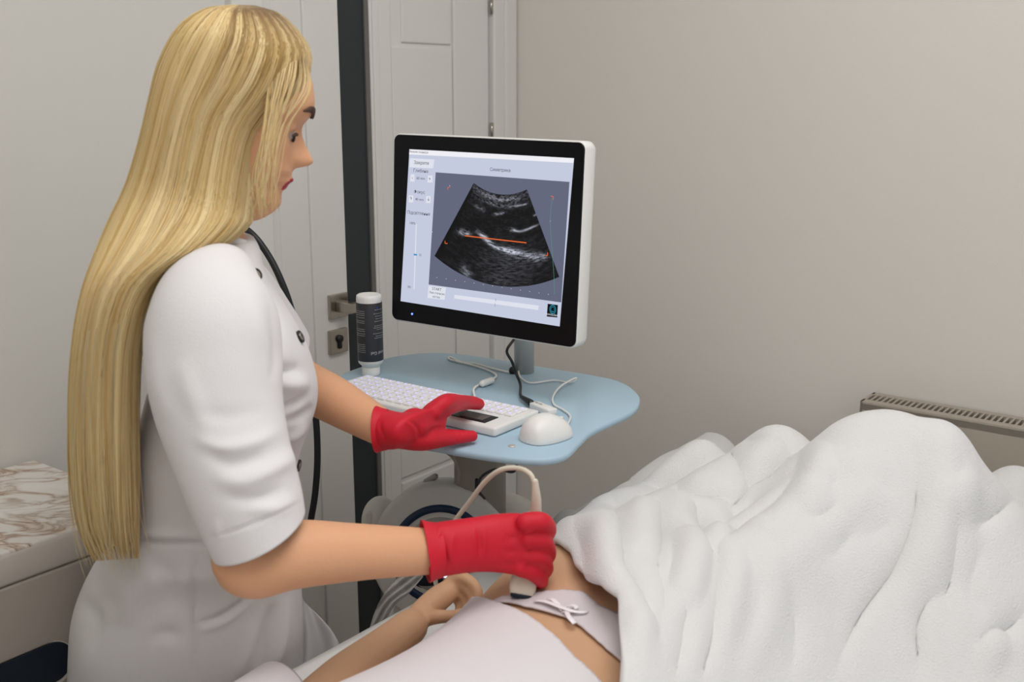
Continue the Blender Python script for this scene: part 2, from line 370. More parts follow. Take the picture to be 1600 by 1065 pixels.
# ------------------------------------------------------------------ cabinet with marble top
cz = .88; ck = Z(45, 712, cz); cw = .40; cL = 1.3
ck = ck+A2*.02
fe = Z(58, 846, cz); depth = float((fe-ck) @ A2)
ct = thing('storage_cabinet', ck-A1*.6+A2*depth/2-np.array([0, 0, cz]), 'grey storage cabinet with brown-veined marble top left of the standing woman', 'cabinet')
def cbox(a0, a1, b0, b1, z0, z1, bev=0):   # a: along -A1 from the corner, b: out from the wall
    c = ck-A1*(a0+a1)/2+A2*(b0+b1)/2; c[2] = (z0+z1)/2
    return box(c, -A1*(a1-a0)/2, A2*(b1-b0)/2, (0, 0, (z1-z0)/2), bev)
obj('cabinet_body', cbox(.01, cL, .0, depth-.03, .04, cz-.05, .006), M['cabinet'], ct, False)
obj('top_rim', cbox(0, cL, 0, depth+.0, cz-.0502, cz-.003, .006), M['cabinet'], ct)
mt = obj('marble_top', cbox(.004, cL, .004, depth-.002, cz-.02, cz, .003), M['marble'], ct, False)
M['drawer'] = mat('drawer_lacquer', srgb(172, 163, 154), .45, vary=.02)
fr = obj('drawer_front', cbox(.004, cL-.01, depth-.028, depth-.002, .35, cz-.051, .004), M['drawer'], ct, False)
def fpt(px, py): return on_plane(px, py, ck+A2*(depth-.002), A2)
hA, hB = fpt(80, 1034), fpt(0, 1052); dirn = -A1
hz = .5*(hA[2]+(hB[2])); hz = float(hA[2]); 
def capsule_plate(p0, p1, r, th, n=16):
    d = (p1-p0)/np.linalg.norm(p1-p0); u = np.array([0, 0, 1.]); pts = []
    for k in range(n+1): a = PI/2+PI*k/n; pts.append(p0+r*(math.cos(a)*d+math.sin(a)*u))
    for k in range(n+1): a = -PI/2+PI*k/n; pts.append(p1+r*(math.cos(a)*d+math.sin(a)*u))
    m = len(pts); vs = pts+[p+A2*th for p in pts]
    return vs, [tuple(range(m))[::-1], tuple(range(m, 2*m))]+[(i, (i+1) % m, m+(i+1) % m, m+i) for i in range(m)]
h0 = hA.copy(); h1 = h0-A1*.5; 
obj('recessed_handle', capsule_plate(h0-A1*.0, h1, .031, .005), M['navy'], fr, False, 'dark navy recessed pull')
obj('handle_rim', capsule_plate(h0-A1*.0+np.array([0, 0, -.004]), h1+np.array([0, 0, -.004]), .035, .002), M['lightgrey'], fr, False)

# ------------------------------------------------------------------ ultrasound trolley
TZ = .98
tr = thing('ultrasound_trolley', (.0, 1.86, 0), 'ultrasound trolley with frosted blue tray and round grey housing by the doors', 'trolley')
outl = [(515, 596), (536, 583), (565, 572), (600, 560), (650, 552), (700, 551), (760, 558), (850, 573), (940, 588), (975, 598), (995, 612), (1000, 625), (990, 640), (960, 655), (925, 672), (905, 690), (885, 708), (850, 716), (800, 714), (740, 706), (690, 697), (640, 688), (590, 672), (545, 650), (518, 622)]
O2 = catmull([Z(x, y, TZ) for x, y in outl+outl[:1]], 120)[:-1]
def plate(pts, z0, z1, inset=.004):
    pts = np.array(pts); c = pts.mean(0); n = len(pts); tn = np.roll(pts, -1, 0)-np.roll(pts, 1, 0); nn = np.stack([tn[:, 1], -tn[:, 0], 0*tn[:, 0]], 1); nn /= np.linalg.norm(nn, axis=1)[:, None]
    if ((pts-c)*nn).sum() < 0: nn = -nn
    R = []
    for ins, z in ((inset, z0), (0, z0+inset), (0, z1-inset), (inset, z1)):
        q = pts-nn*ins; q = q.copy(); q[:, 2] = z; R.append(q)
    vs = list(np.vstack(R)); fs = [(k*n+i, k*n+(i+1) % n, (k+1)*n+(i+1) % n, (k+1)*n+i) for k in range(3) for i in range(n)]
    return vs, fs+[tuple(range(n))[::-1], tuple(range(3*n, 4*n))]
tray = obj('tray', plate(O2, TZ-.012, TZ, .003), M['tray'], tr)
sc_ = Z(800, 697, TZ); obj('tray_screw', lathe(sc_, [(0, -.001), (.006, -.001), (.006, .0012), (.004, .002), (0, .0015)], 16), M['steel'], tray)
cb = V(752, 712, 1.86); cb[2] = 0
def vbox(px0, px1, Y, z0, z1, d, bev=.01):
    a, b = V(px0, 760, Y), V(px1, 760, Y); return abox(min(a[0], b[0]), max(a[0], b[0]), Y, Y+d, z0, z1, bev)
obj('column', vbox(709, 790, 1.88, .12, TZ-.013, .12, .02), M['taupe'], tr)
a = V(800, 745, 1.86)
obj('tray_bracket', abox(cb[0]-.12, cb[0]+.12, 1.75, 2.02, TZ-.032, TZ-.013, .006), M['taupe'], tr)
st = [V(x, y, 1.85) for x, y in ((668, 700), (690, 703), (708, 715), (716, 735), (716, 752))]; obj('cable_strap', tube(st, .003, 8, res=16), M['taupe'], tr)
DY = 1.85
dc = V(688, 866, DY); sc = (math.cos(T)*DY+.2267*.7)/FPX
nrm = np.array([-.02, -1., .22]); nrm /= np.linalg.norm(nrm)
du = np.cross([1, 0, 0], nrm); 
def ring(r0, r1, h0, h1, n=64): return lathe(dc, [(r0, h0), (r0, h1), ((r0+r1)/2, h1+.002), (r1, h1), (r1, h0)], n, up=nrm)
px_ = 1/FPX*(DY*math.cos(T)+.2267*.65)
obj('housing', join(lathe(dc, [(0, -.1), (112*px_, -.1), (114*px_, -.03), (112*px_, -.006), (106*px_, 0), (0, 0)], 64, up=nrm)), M['lightgrey'], tr)
obj('housing_ring', lathe(dc, [(68*px_, -.01), (68*px_, .002), (80*px_, .002), (80*px_, -.01)], 64, up=nrm), M['ring'], tr)
obj('inner_disc', lathe(dc, [(0, -.01), (60*px_, -.01), (60*px_, .003), (0, .003)], 64, up=nrm), M['midgrey'], tr)
obj('indicator_light', ell(V(702, 900, DY-.015), (.012, 0, 0), (0, .002, 0), (0, 0, .004)), M['led_w'], tr)
obj('display_window', ell(V(668, 905, DY-.012), (.03, 0, 0), (0, .004, 0), (0, 0, .018)), M['navy'], tr)
obj('rear_housing', blob(join(ell(V(785, 835, 1.98), (.09, 0, 0), (0, .08, 0), (0, 0, .085)), ell(V(593, 812, 1.93), (.035, 0, 0), (0, .06, 0), (0, 0, .045)), abox(dc[0]-.1, dc[0]+.12, 1.90, 2.05, .3, .62, .03)), .006, 8), M['lightgrey'], tr)
obj('side_latch', tube([V(577, 802, 1.86), V(576, 835, 1.86)], .006, 12), M['lightgrey'], tr)
obj('gap_shadow_wedge', tube([V(666, 752, 1.93), V(680, 744, 1.93)], .006, 8), M['midgrey'], tr)  # small grey wedge in place of the shadow in the gap
obj('base', join(abox(cb[0]-.24, cb[0]+.2, 1.68, 2.14, .06, .12, .03), abox(cb[0]-.2, cb[0]+.08, 1.88, 2.06, .1, .4, .03)), M['lightgrey'], tr)
for x, y in ((-.2, 1.73), (.16, 1.73), (-.2, 2.09), (.16, 2.09)): obj('caster', lathe((cb[0]+x-.012, y, .03), [(0, 0), (.03, 0), (.03, .024), (0, .024)], 20, up=(1, 0, 0)), M['dark'], tr)

# ------------------------------------------------------------------ monitor
k = 1.925; rays = [ray(*p) for p in [(622, 208), (925, 221), (893, 544), (605, 498)]]; dd = [1, .892, .932, 1.040]
TL, TR, BR, BL = [CAM+r*d*k for r, d in zip(rays, dd)]
ex = (TR-TL)+(BR-BL); ex /= np.linalg.norm(ex); ey = (TL-BL)+(TR-BR); ey -= ex*(ey @ ex); ey /= np.linalg.norm(ey); ez = np.cross(ex, ey)
mc = (TL+TR+BR+BL)/4; mw = np.linalg.norm(TR-TL)/4+np.linalg.norm(BR-BL)/4; mh = np.linalg.norm(TL-BL)/4+np.linalg.norm(TR-BR)/4
pb = Z(819, 581, TZ)
mo = thing('display_monitor', (pb[0], pb[1], TZ), 'white-backed monitor with black bezel showing a fan-shaped scan, standing on the blue tray', 'monitor')
def ML(a, b, c=0): return mc+ex*a+ey*b+ez*c
def rrect(w, h, r, n=6):
    pts = []
    for cx, cy, a0 in ((w-r, h-r, 0), (-w+r, h-r, 90), (-w+r, -h+r, 180), (w-r, -h+r, 270)):
        for i in range(n+1): a = math.radians(a0+90*i/n); pts.append((cx+r*math.cos(a), cy+r*math.sin(a)))
    return pts
def slab(w, h, r, prof):
    vs, fs = [], []; n = None
    for ins, c in prof:
        q = rrect(w-ins, h-ins, max(r-ins*.5, .002)); n = len(q); vs += [ML(a, b, c) for a, b in q]
    for i in range(len(prof)-1): fs += [(i*n+j, i*n+(j+1) % n, (i+1)*n+(j+1) % n, (i+1)*n+j) for j in range(n)]
    return vs, fs+[tuple(range(n))[::-1], tuple((len(prof)-1)*n+j for j in range(n))]
obj('back_shell', slab(mw, mh, .014, [(.09, -.05), (.03, -.048), (.003, -.038), (0, -.03), (0, -.003), (.0015, -.001)]), M['white_plastic'], mo)
bz = obj('bezel', slab(mw-.0025, mh-.0025, .012, [(0, -.002), (0, .0012), (.0008, .0018)]), M['bezel'], mo, False)
def S(px, py):
    r = ray(px, py); n = ez; p = CAM+r*(((mc-CAM) @ n)/(r @ n))-mc; return np.array([p @ ex, p @ ey])
def spoly(pts, c): return ([ML(q[0], q[1], c) for q in pts], [tuple(range(len(pts)))])
def sq(x0, y0, x1, y1, x2, y2, x3, y3, c): return spoly([S(x0, y0), S(x1, y1), S(x2, y2), S(x3, y3)], c)
scr = obj('screen', sq(641, 233, 898, 247, 875.5, 509.5, 627, 470, .0021), M['s_bg'], mo, False)
obj('title_bar', sq(641, 233, 898, 247, 897, 254.5, 640.5, 241, .0024), M['s_bar'], scr, False)
obj('scan_view', sq(682, 269, 891, 284, 878, 472, 671, 444, .0024), M['s_view'], scr, False)
pan = [sq(642, 247, 680, 249, 678, 263, 641, 261, .0024), sq(643, 272, 649, 272, 649, 284, 642, 283, .0024), sq(670, 274, 677, 274, 677, 285, 669, 285, .0024), sq(640, 305, 647, 305, 647, 316, 640, 316, .0024), sq(667, 306, 674, 306, 674, 317, 667, 317, .0024),
       sq(671, 446, 698, 449, 696, 468, 669, 465, .0024), sq(711, 460, 843, 477, 842, 484, 711, 466, .0024), sq(651, 350, 652.5, 350, 649, 452, 647.5, 452, .0024)]
for q in pan: obj('screen_panel', q, M['s_btn'], scr, False)
# ultrasound fan
tl, tr_, bl, br, bot, topm = [S(*p) for p in ((741, 287), (824, 294), (679, 402), (874, 429), (782, 447), (780, 300))]
def isect(p, q, r, s):
    A = np.array([q-p, -(s-r)]).T; t = np.linalg.solve(A, r-p); return p+(q-p)*t[0]
ap = isect(tl, bl, tr_, br)
ra = (np.linalg.norm(tl-ap)+np.linalg.norm(tr_-ap))/2; rb2 = (np.linalg.norm(bl-ap)+np.linalg.norm(br-ap))/2
t0 = math.atan2(*(bl-ap)[::-1]); t1 = math.atan2(*(br-ap)[::-1])
nr, nth = 170, 220; G = []; 
rr = np.linspace(ra, rb2, nr); tt = np.linspace(t0, t1, nth)
RR, TT = np.meshgrid(rr, tt, indexing='ij'); XX = ap[0]+RR*np.cos(TT); YY = ap[1]+RR*np.sin(TT)
PW = mc+XX[..., None]*ex+YY[..., None]*ey+ez*.0027
vx, vy, _ = proj(PW.reshape(-1, 3)); vx = vx.reshape(nr, nth); vy = vy.reshape(nr, nth)
def sm2(shape, k1, k2):
    a = rng.random((shape[0]+k1, shape[1]+k2)); a = np.apply_along_axis(lambda q: np.convolve(q, np.ones(k1)/k1, 'same'), 0, a); a = np.apply_along_axis(lambda q: np.convolve(q, np.ones(k2)/k2, 'same'), 1, a)
    a = a[:shape[0], :shape[1]]; return (a-a.mean())/a.std()
sp = sm2((nr, nth), 2, 7); sp2 = sm2((nr, nth), 5, 22)
I = .008+.004*np.clip(sp, -1, 3)+.005*np.clip(sp2, -1, 2)
def streak(poly, w, amp, tex=1.):
    global I
    q, t = segdist(vx.ravel(), vy.ravel(), catmull(poly, 24) if len(poly) > 2 else poly); q = q.reshape(nr, nth); t = t.reshape(nr, nth)
    I = I+amp*.62*np.exp(-(q/w)**2)*np.clip(np.sin(np.clip(t, .03, .97)*PI)*2, 0, 1)*np.clip(1+tex*sp*.6, 0, 3)
fr_ = (RR-ra)/(rb2-ra)
I += .05*np.exp(-((fr_-.03)/.03)**2)*np.clip(1+sp*.8, 0, 3)+.03*np.exp(-((fr_-.10)/.05)**2)*np.clip(sp2*.6+sp*.5+.6, 0, 3)
streak([(750, 300), (780, 312), (815, 310)], 3, .22); streak([(755, 312), (785, 322), (812, 320)], 2.5, .2); streak([(740, 320), (760, 330)], 3, .12)
streak([(803, 323), (825, 318)], 1.2, .55, .3); streak([(770, 335), (790, 332)], 2, .3); streak([(800, 359), (815, 361), (843, 350)], 1.5, .6, .3)
streak([(796, 358), (806, 360)], 3, .2); streak([(833, 337), (840, 334)], 1.2, .3)
streak([(716, 361), (724, 363), (735, 366)], 4, .4); streak([(745, 361), (757, 371), (770, 383), (790, 391), (815, 396)], 3.2, .6); streak([(780, 388), (810, 395), (840, 401), (858, 400)], 5, .28); streak([(800, 398), (850, 405)], 8, .1)
streak([(722, 415), (735, 432)], 6, .14); streak([(724, 424), (733, 430)], 4, .2)
I += .03*np.exp(-((vx-790)**2+(vy-425)**2)/1600)*np.clip(1+sp*.7, 0, 3)
I = np.clip(I*.8, .006, .9)
fs = [(i*nth+j, (i+1)*nth+j, (i+1)*nth+j+1, i*nth+j+1) for i in range(nr-1) for j in range(nth-1)]
fan = obj('scan_fan', (list(PW.reshape(-1, 3)), fs), M['s_scan'], scr, False)
ca = fan.data.color_attributes.new('scan', 'FLOAT_COLOR', 'POINT'); cc = np.ones((nr*nth, 4)); b_ = I.reshape(-1); cc[:, 0] = b_*.92; cc[:, 1] = b_*.95; cc[:, 2] = b_*1.12; ca.data.foreach_set('color', cc.reshape(-1))
def sline(p, w, c):
    P = [S(*q) for q in p]; out = []
    for a, b in zip(P[:-1], P[1:]):
        d = (b-a)/np.linalg.norm(b-a); n = np.array([-d[1], d[0]])*w/2; out.append(spoly([a-n, b-n, b+n, a+n], c))
    return join(*out)
obj('measure_line', sline([(728, 368), (824, 379)], .0017, .0031), M['s_or'], scr, False)
for q in (sline([(697, 376), (697, 380), (701, 380)], .0012, .0031), sline([(857, 394), (857, 399), (853, 399)], .0012, .0031), sline([(701, 296), (701, 293), (705, 292)], .001, .0031), sline([(862, 306), (866, 307), (866, 312)], .001, .0031)): obj('marker_bracket', q, M['s_or'], scr, False)
obj('gain_curve', sline([(864, 309), (861, 345), (867, 430), (868, 458), (866, 459)], .0005, .0031), M['s_gr'], scr, False)
dots = [sph(ML(*S(x, y), .0026), .0006, 6) for x, y in [(704, 290), (861, 345), (677, 362)]+[(684+i*14.5, 433+i*2.2+(4 if i > 7 else 0)*0) for i in range(13)]]
for q in dots: obj('scale_dot', q, M['s_bar'], scr, False)
obj('slider_knob', sq(648, 396, 653, 396.5, 653, 399, 648, 398.5, .0028), M['s_blue'], scr, False)
lg = sq(857, 474, 873, 476, 872, 495.5, 855.5, 494, .0026); obj('corner_logo', lg, M['s_blk'], scr, False)
lc = S(865, 483)
def arcs(c, r0, r1, sy, z, a0=0, a1=360, n=28):
    v = []; f = []
    for i in range(n+1):
        a = math.radians(a0+(a1-a0)*i/n)
        for r in (r0, r1): v.append(ML(c[0]+r*math.cos(a), c[1]+r*sy*math.sin(a), z))
    return v, [(2*i, 2*i+1, 2*i+3, 2*i+2) for i in range(n)]
obj('logo_emblem', join(arcs(lc, .0052, .0062, 1.25, .0029), arcs(lc, .0034, .0040, 1.2, .0029), arcs(lc+np.array([0, -.002]), .0014, .002, 1.3, .0029, 180, 360)), M['s_teal'], scr, False)
def stext(s, px, py, size, z=.003, rot=0):
    v, f = text_mesh(s, size); c = S(px, py); return [ML(c[0]+q[0], c[1]+q[1], z) for q in v], f
TX = [('Закрити', 660, 254.5, .0085), ('Глибина', 659, 267, .0082), ('60 mm', 659, 278.5, .0066), ('Фокус', 657, 300, .0082), ('40 mm', 657, 311.5, .0066), ('Підсвітлення', 655.5, 333, .0082), ('100%', 646, 348.5, .0062), ('0%', 641, 448, .0062),
      ('12', 658, 398, .006), ('Симетрика', 783, 265.5, .0078), ('START', 684, 451.5, .0072), ('Ліва стегнова', 684, 457.7, .0052), ('кістка', 683, 463.5, .0056), ('Режим сканера', 656, 237.5, .0055), ('-', 646, 277.5, .009), ('+', 673, 279.5, .009), ('↑', 643.5, 310, .008), ('↓', 671, 311.5, .008), ('|', 776, 467.5, .006), ('|', 775, 475.5, .006)]
for q in TX: obj('screen_text', stext(*q), M['s_text'], scr, False)
obj('logo_text', stext('SONOLIGHT', 864.5, 491.5, .0042), M['s_bar'], scr, False)
obj('power_light', sph(ML(*S(645, 490), .002), .0019, 10), M['led'], mo)
pr_ = .0305/2*1.25
mpole = obj('monitor_pole', join(lathe((pb[0], pb[1], TZ), [(0, 0), (pr_, 0), (pr_, .26), (0, .26)], 32), box((pb+mc+np.array([0, 0, 0]))/2*np.array([1, 1, 0])+np.array([0, 0, TZ+.22]), ex*.03, ez*(.06), (0, 0, .035), .004)), M['steel'], mo)
obj('cable_grommet', ell((pb[0]-.022, pb[1]-.012, TZ+.006), (.007, 0, 0), (0, .006, 0), (0, 0, .008)), M['dark'], mo)

# ------------------------------------------------------------------ keyboard
kb = [Z(573, 586, TZ+.014), Z(843, 642, TZ+.014), Z(788, 674, TZ+.014), Z(527, 605, TZ+.014)]
kO = kb[0]; kx = kb[1]-kb[0]; kl = np.linalg.norm(kx); kx /= kl; ky = np.array([kx[1], -kx[0], 0]); kd = float((kb[2]-kb[0]) @ ky); kd = abs(kd); 
if (kb[2]-kb[0]) @ ky < 0: ky = -ky
K = lambda a, b, z=0: np.array([kO[0], kO[1], TZ])+kx*a+ky*b+np.array([0, 0, z])
kt = thing('keyboard', K(kl/2, kd/2), 'white backlit keyboard with built-in touchpad under the gloved hand on the tray', 'keyboard')
obj('keyboard_body', box(K(kl/2, kd/2, .0085), kx*kl/2, ky*kd/2, (0, 0, .0075), .004, 3), M['white_plastic'], kt)
def keymesh(w, d):
    v, f = box((0, 0, .002), (w/2, 0, 0), (0, d/2, 0), (0, 0, .002), .0012, 1); nf = len(f)
    g, h = text_mesh('A', .006); q = [np.array([-.0016, -.0016, .0042]), np.array([.0016, -.0016, .0042]), np.array([.0016, .0016, .0042]), np.array([-.0016, .0016, .0042])]
    v2, f2 = join((v, f), (q, [(0, 1, 2, 3)])); me = bpy.data.meshes.new('key'); me.from_pydata([tuple(p) for p in v2], [], f2); me.materials.append(M['key']); me.materials.append(M['glyph'])
    me.polygons[len(f2)-1].material_index = 1; return me
rotk = Matrix(((kx[0], -ky[0], 0), (kx[1], -ky[1], 0), (0, 0, 1))).to_4x4()
pinv = parent_inv(kt)
def key(a, b, me):
    o = bpy.data.objects.new('key', me); COL.objects.link(o); o.parent = kt; o.matrix_parent_inverse = pinv
    o.matrix_basis = Matrix.Translation(Vector(K(a, b, .0155))) @ rotk
n_row = 6; pitch_y = (kd-.02)/6
km = keymesh(.0148, pitch_y-.0022); ks = keymesh(.0128, pitch_y-.0022)
xpad = kl-.105
for r_ in range(n_row):
    b = .010+pitch_y*(r_+.5); xe = kl-.012 if r_ < 3 else xpad
    nx = int((xe-.012)/.0178)
    for i in range(nx):
        key(.012+(xe-.012)*(i+.5)/nx, b, km)
pd = obj('touchpad', box(K(kl-.062, kd-.029, .0165), kx*.034, ky*.018, (0, 0, .0008), .0006, 1), M['dark'], kt, False)
obj('pad_surface', box(K(kl-.06, kd-.029, .0175), kx*.022, ky*.012, (0, 0, .0004)), mat('pad_grey', srgb(92, 86, 80), .4), pd, False)
obj('pad_buttons', join(box(K(kl-.11, kd-.042, .0165), kx*.003, ky*.002, (0, 0, .0006)), box(K(kl-.118, kd-.03, .0165), kx*.003, ky*.002, (0, 0, .0006)), box(K(kl-.105, kd-.018, .0165), kx*.003, ky*.002, (0, 0, .0006))), M['glyph'], kt, False)
kc_ = [(742, 620), (740, 608), (750, 600), (773, 590), (772, 583), (748, 573), (705, 562), (704, 558), (722, 566), (742, 568), (768, 575), (795, 581), (806, 577)]
obj('keyboard_cable', tube([Z(x, y, TZ+.003+(.004 if i < 2 else 0)) for i, (x, y) in enumerate(kc_)], .0021, 8, res=70), M['white_plastic'], kt)
obj('ferrite_bead', tube([Z(754, 599, TZ+.007), Z(768, 594, TZ+.007)], .0062, 16), M['white_plastic'], kt)

# ------------------------------------------------------------------ mouse
m0 = Z(853, 676, TZ+.015)
mt_ = thing('computer_mouse', (m0[0], m0[1], TZ), 'white corded mouse at the right front of the blue tray', 'mouse')
ma = Z(888, 664, TZ)-Z(820, 682, TZ); ma[2] = 0; ma /= np.linalg.norm(ma); mb = np.array([-ma[1], ma[0], 0]); 
mcen = Z(853, 684, TZ)
rings = [(-.0425, .004, .006), (-.040, .014, .018), (-.033, .024, .029), (-.018, .030, .037), (0, .0315, .038), (.016, .030, .033), (.030, .026, .025), (.039, .018, .016), (.043, .006, .006)]
v, f = loft([mcen+ma*a+np.array([0, 0, .002]) for a, w, h in rings], [mb*w for a, w, h in rings], [np.array([0, 0, h]) for a, w, h in rings], 40, 2.05, 44)
v = [np.array([p[0], p[1], max(p[2], TZ+.001)]) for p in v]
obj('mouse_shell', (v, f), M['white_plastic'], mt_)
mcab = [(887, 663, .012), (891, 650, .004), (880, 640, .003), (866, 632, .003), (864, 620, .005), (875, 604, .008), (895, 592, .01), (901, 591, .008), (890, 597, .003), (865, 594, .003), (830, 598, .003), (814, 590, .003), (810, 580, .005)]
obj('mouse_cable', tube([Z(x, y, TZ+z) for x, y, z in mcab], .0018, 8, res=80), M['white_plastic'], mt_)
obj('scroll_wheel', ell(mcen+ma*.03+np.array([0, 0, .026]), ma*.006, mb*.002, (0, 0, .003)), M['lightgrey'], mt_)

# USB lead and dongle
ub = thing('usb_lead', Z(820, 620, TZ), 'black USB lead running down from the monitor to the white dongle', 'cable')
pts = [V(803, 530, 1.90), V(792, 548, 1.86), V(800, 565, 1.86), Z(806, 582, TZ+.025), Z(813, 600, TZ+.01), Z(813, 616, TZ+.008), Z(818, 621, TZ+.008)]
obj('lead', tube(pts, .0026, 10, res=50), M['cable_black'], ub)
obj('usb_plug', tube([Z(815, 620, TZ+.008), Z(829, 629, TZ+.008)], [.0035, .0062], 12), M['dark'], ub)
obj('plug_tip', box(Z(832, 631, TZ+.008), (Z(838, 635, TZ)-Z(829, 629, TZ))*.5, np.array([.003, -.0045, 0]), (0, 0, .0022)), M['nickel'], ub, False)
dg0, dg1 = Z(834, 632, TZ+.008), Z(864, 644, TZ+.008); dax = (dg1-dg0); dl = np.linalg.norm(dax); dax /= dl; dpx = np.array([-dax[1], dax[0], 0])
ud = thing('usb_dongle', (dg0+dg1)/2*np.array([1, 1, 0])+np.array([0, 0, TZ]), 'small white USB dongle lying behind the mouse', 'usb stick')
obj('dongle_body', box((dg0+dg1)/2, dax*dl/2, dpx*.0095, (0, 0, .0055), .002), M['white_plastic'], ud)
obj('dongle_slots', join(*[box(dg0+dax*q+np.array([0, 0, .0057]), dax*.0035, dpx*.0016, (0, 0, .0003)) for q in (.009, .019)]), M['taupe'], ud, False)

# black lead under the tray
uc = obj('hanging_lead', join(tube([V(806, 716, 1.6), V(807, 728, 1.6), V(800, 737, 1.6), V(775, 733, 1.62), V(752, 745, 1.66), V(748, 765, 1.70), V(757, 778, 1.72)], .0024, 8, res=40), box(V(808, 719, 1.6), (.009, 0, 0), (0, .005, 0), (0, 0, .003), .001), tube([V(745, 750, 1.68), V(745, 762, 1.69)], .0035, 10)), M['cable_black'])
tag(uc, 'short black lead clipped under the front edge of the blue tray', 'cable')

# ------------------------------------------------------------------ gel bottle
g0 = Z(580, 585, TZ); gz = TZ; br_ = 19.6/FPX*(g0[1]*.974+.118)
hb = float(V(580, 459, g0[1])[2]-TZ)
gb = thing('gel_bottle', g0, 'white gel bottle with dark printed label standing upside down behind the keyboard', 'bottle')
obj('bottle_body', lathe(g0, [(0, .0165), (br_*.66, .0165), (br_*.70, .018), (br_*.78, .020), (br_*.97, .0245), (br_, .029), (br_, hb-.008), (br_*.97, hb-.002), (br_*.85, hb), (br_*.7, hb-.002), (0, hb-.004)], 48), M['white_plastic'], gb)
obj('cap', lathe(g0, [(0, 0), (br_*.68, 0), (br_*.72, .002), (br_*.72, .016), (br_*.66, .017), (0, .017)], 32), M['white_plastic'], gb)
lb = obj('label', lathe(g0, [(br_+.0005, .030), (br_+.0006, .0302), (br_+.0006, hb-.0145), (br_+.0005, hb-.0143)], 64), M['label'], gb); lz0, lz1 = .030, hb-.0145
def wrap(ang, z, r=None):   # ang from the camera direction, positive to the right
    r = r or br_+.0009; base = math.atan2(CAM[1]-g0[1], CAM[0]-g0[0]); a = base+ang
    return g0+np.array([math.cos(a)*r, math.sin(a)*r, z])
rows = []
def dash(a0, a1, z, h=.0007):
    n = max(2, int(abs(a1-a0)/.08)); v = []; f = []
    for i in range(n+1): a = a0+(a1-a0)*i/n; v += [wrap(a, z), wrap(a, z+h)]
    return v, [(2*i, 2*i+2, 2*i+3, 2*i+1) for i in range(n)]
LH = lz1-lz0
def zl(py): return float(V(580, py, g0[1]-br_)[2]-TZ)
r3 = random.Random(3)
for py in (487, 490, 493, 497, 502, 505, 515, 518, 522, 525, 539, 542, 545, 548, 551):
    a = -1.3
    while a < -.38: w = r3.uniform(.06, .18); rows.append(dash(a, min(a+w, -.38), zl(py))); a += w+.035
for py in (473, 485, 491, 495, 499, 503, 510, 513, 516, 522, 526, 529):
    a = r3.uniform(.2, .6)
    while a < 1.3: w = r3.uniform(.06, .16); rows.append(dash(a, min(a+w, 1.3), zl(py))); a += w+.04
def wtext(s, size, ang, z):
    v, f = text_mesh(s, size, 'LEFT'); return [wrap(ang+(q[0])/br_, z-q[1]) for q in v], f
# upside-down print: runs right-to-left seen from here
def wtext_ud(s, size, ang_end, z):
    v, f = text_mesh(s, size, 'RIGHT'); return [wrap(ang_end-(q[0])/br_*1.0, z-q[1]) for q in v], f
rows.append(wtext_ud('Ultrasound Gel', .0085, .02, zl(552)))
obj('label_print', join(*rows), M['label_ink'], lb, False)
obj('label_mark', dash(.62, .70, zl(483), .003), M['label_blue'], lb, False)

# ------------------------------------------------------------------ bed
BO = np.array([.071, 1.27, 0])
def B(s, k, z): return BO+A1*s+A2*k+np.array([0, 0, z])
def bbox(s0, s1, k0, k1, z0, z1, bev=0): return box(B((s0+s1)/2, (k0+k1)/2, (z0+z1)/2), A1*(s1-s0)/2, A2*(k1-k0)/2, (0, 0, (z1-z0)/2), bev, 3)
BZ = .70; k0, k1 = -.375, .44
bt = thing('examination_couch', B(.2, .12, 0), 'white-sheeted examination couch the patient lies on', 'bed')
obj('mattress', bbox(-.95, 1.02, k0+.01, k1, BZ-.09, BZ-.004, .02), M['white_plastic'], bt)
obj('couch_frame', bbox(-.9, .95, k0+.04, k1-.03, BZ-.15, BZ-.091, .01), M['lightgrey'], bt)
for s in (-.82, .85):
    for kk in (k0+.08, k1-.08): obj('leg', tube([B(s, kk, .02), B(s, kk, BZ-.15)], .02, 16), M['steel'], bt)
# sheet draped over the couch
def sheetmesh():
    vs, fs = [], []; ns, nk = 120, 60
    for i in range(ns+1):
        s = -.97+2.0*i/ns
        for j in range(nk+1):
            u = j/nk*1.24-.27 ; kk = k0+(u)*(k1-k0)
            w = .5*math.sin(s*23+2*math.sin(s*5))+.5*math.sin(s*41)
            if kk < k0: z = BZ-.0-(k0-kk)*1.0; kk = k0-.004-.004*w*min(1, (BZ-z)*10)
            elif kk > k1+.008: z = BZ-(kk-k1); kk = k1+.012+.006*w*min(1, (BZ-z)*12)
            else: z = BZ+.0015*math.sin(s*30+kk*20)
            vs.append(B(s, kk, z))
    for i in range(ns):
        for j in range(nk): a = i*(nk+1)+j; fs.append((a, a+1, a+nk+2, a+nk+1))
    return vs, fs
obj('bed_sheet', modmesh(sheetmesh(), [('SMOOTH', dict(iterations=2, factor=.5)), ('SOLIDIFY', dict(thickness=.0015))]), M['sheet'], bt)

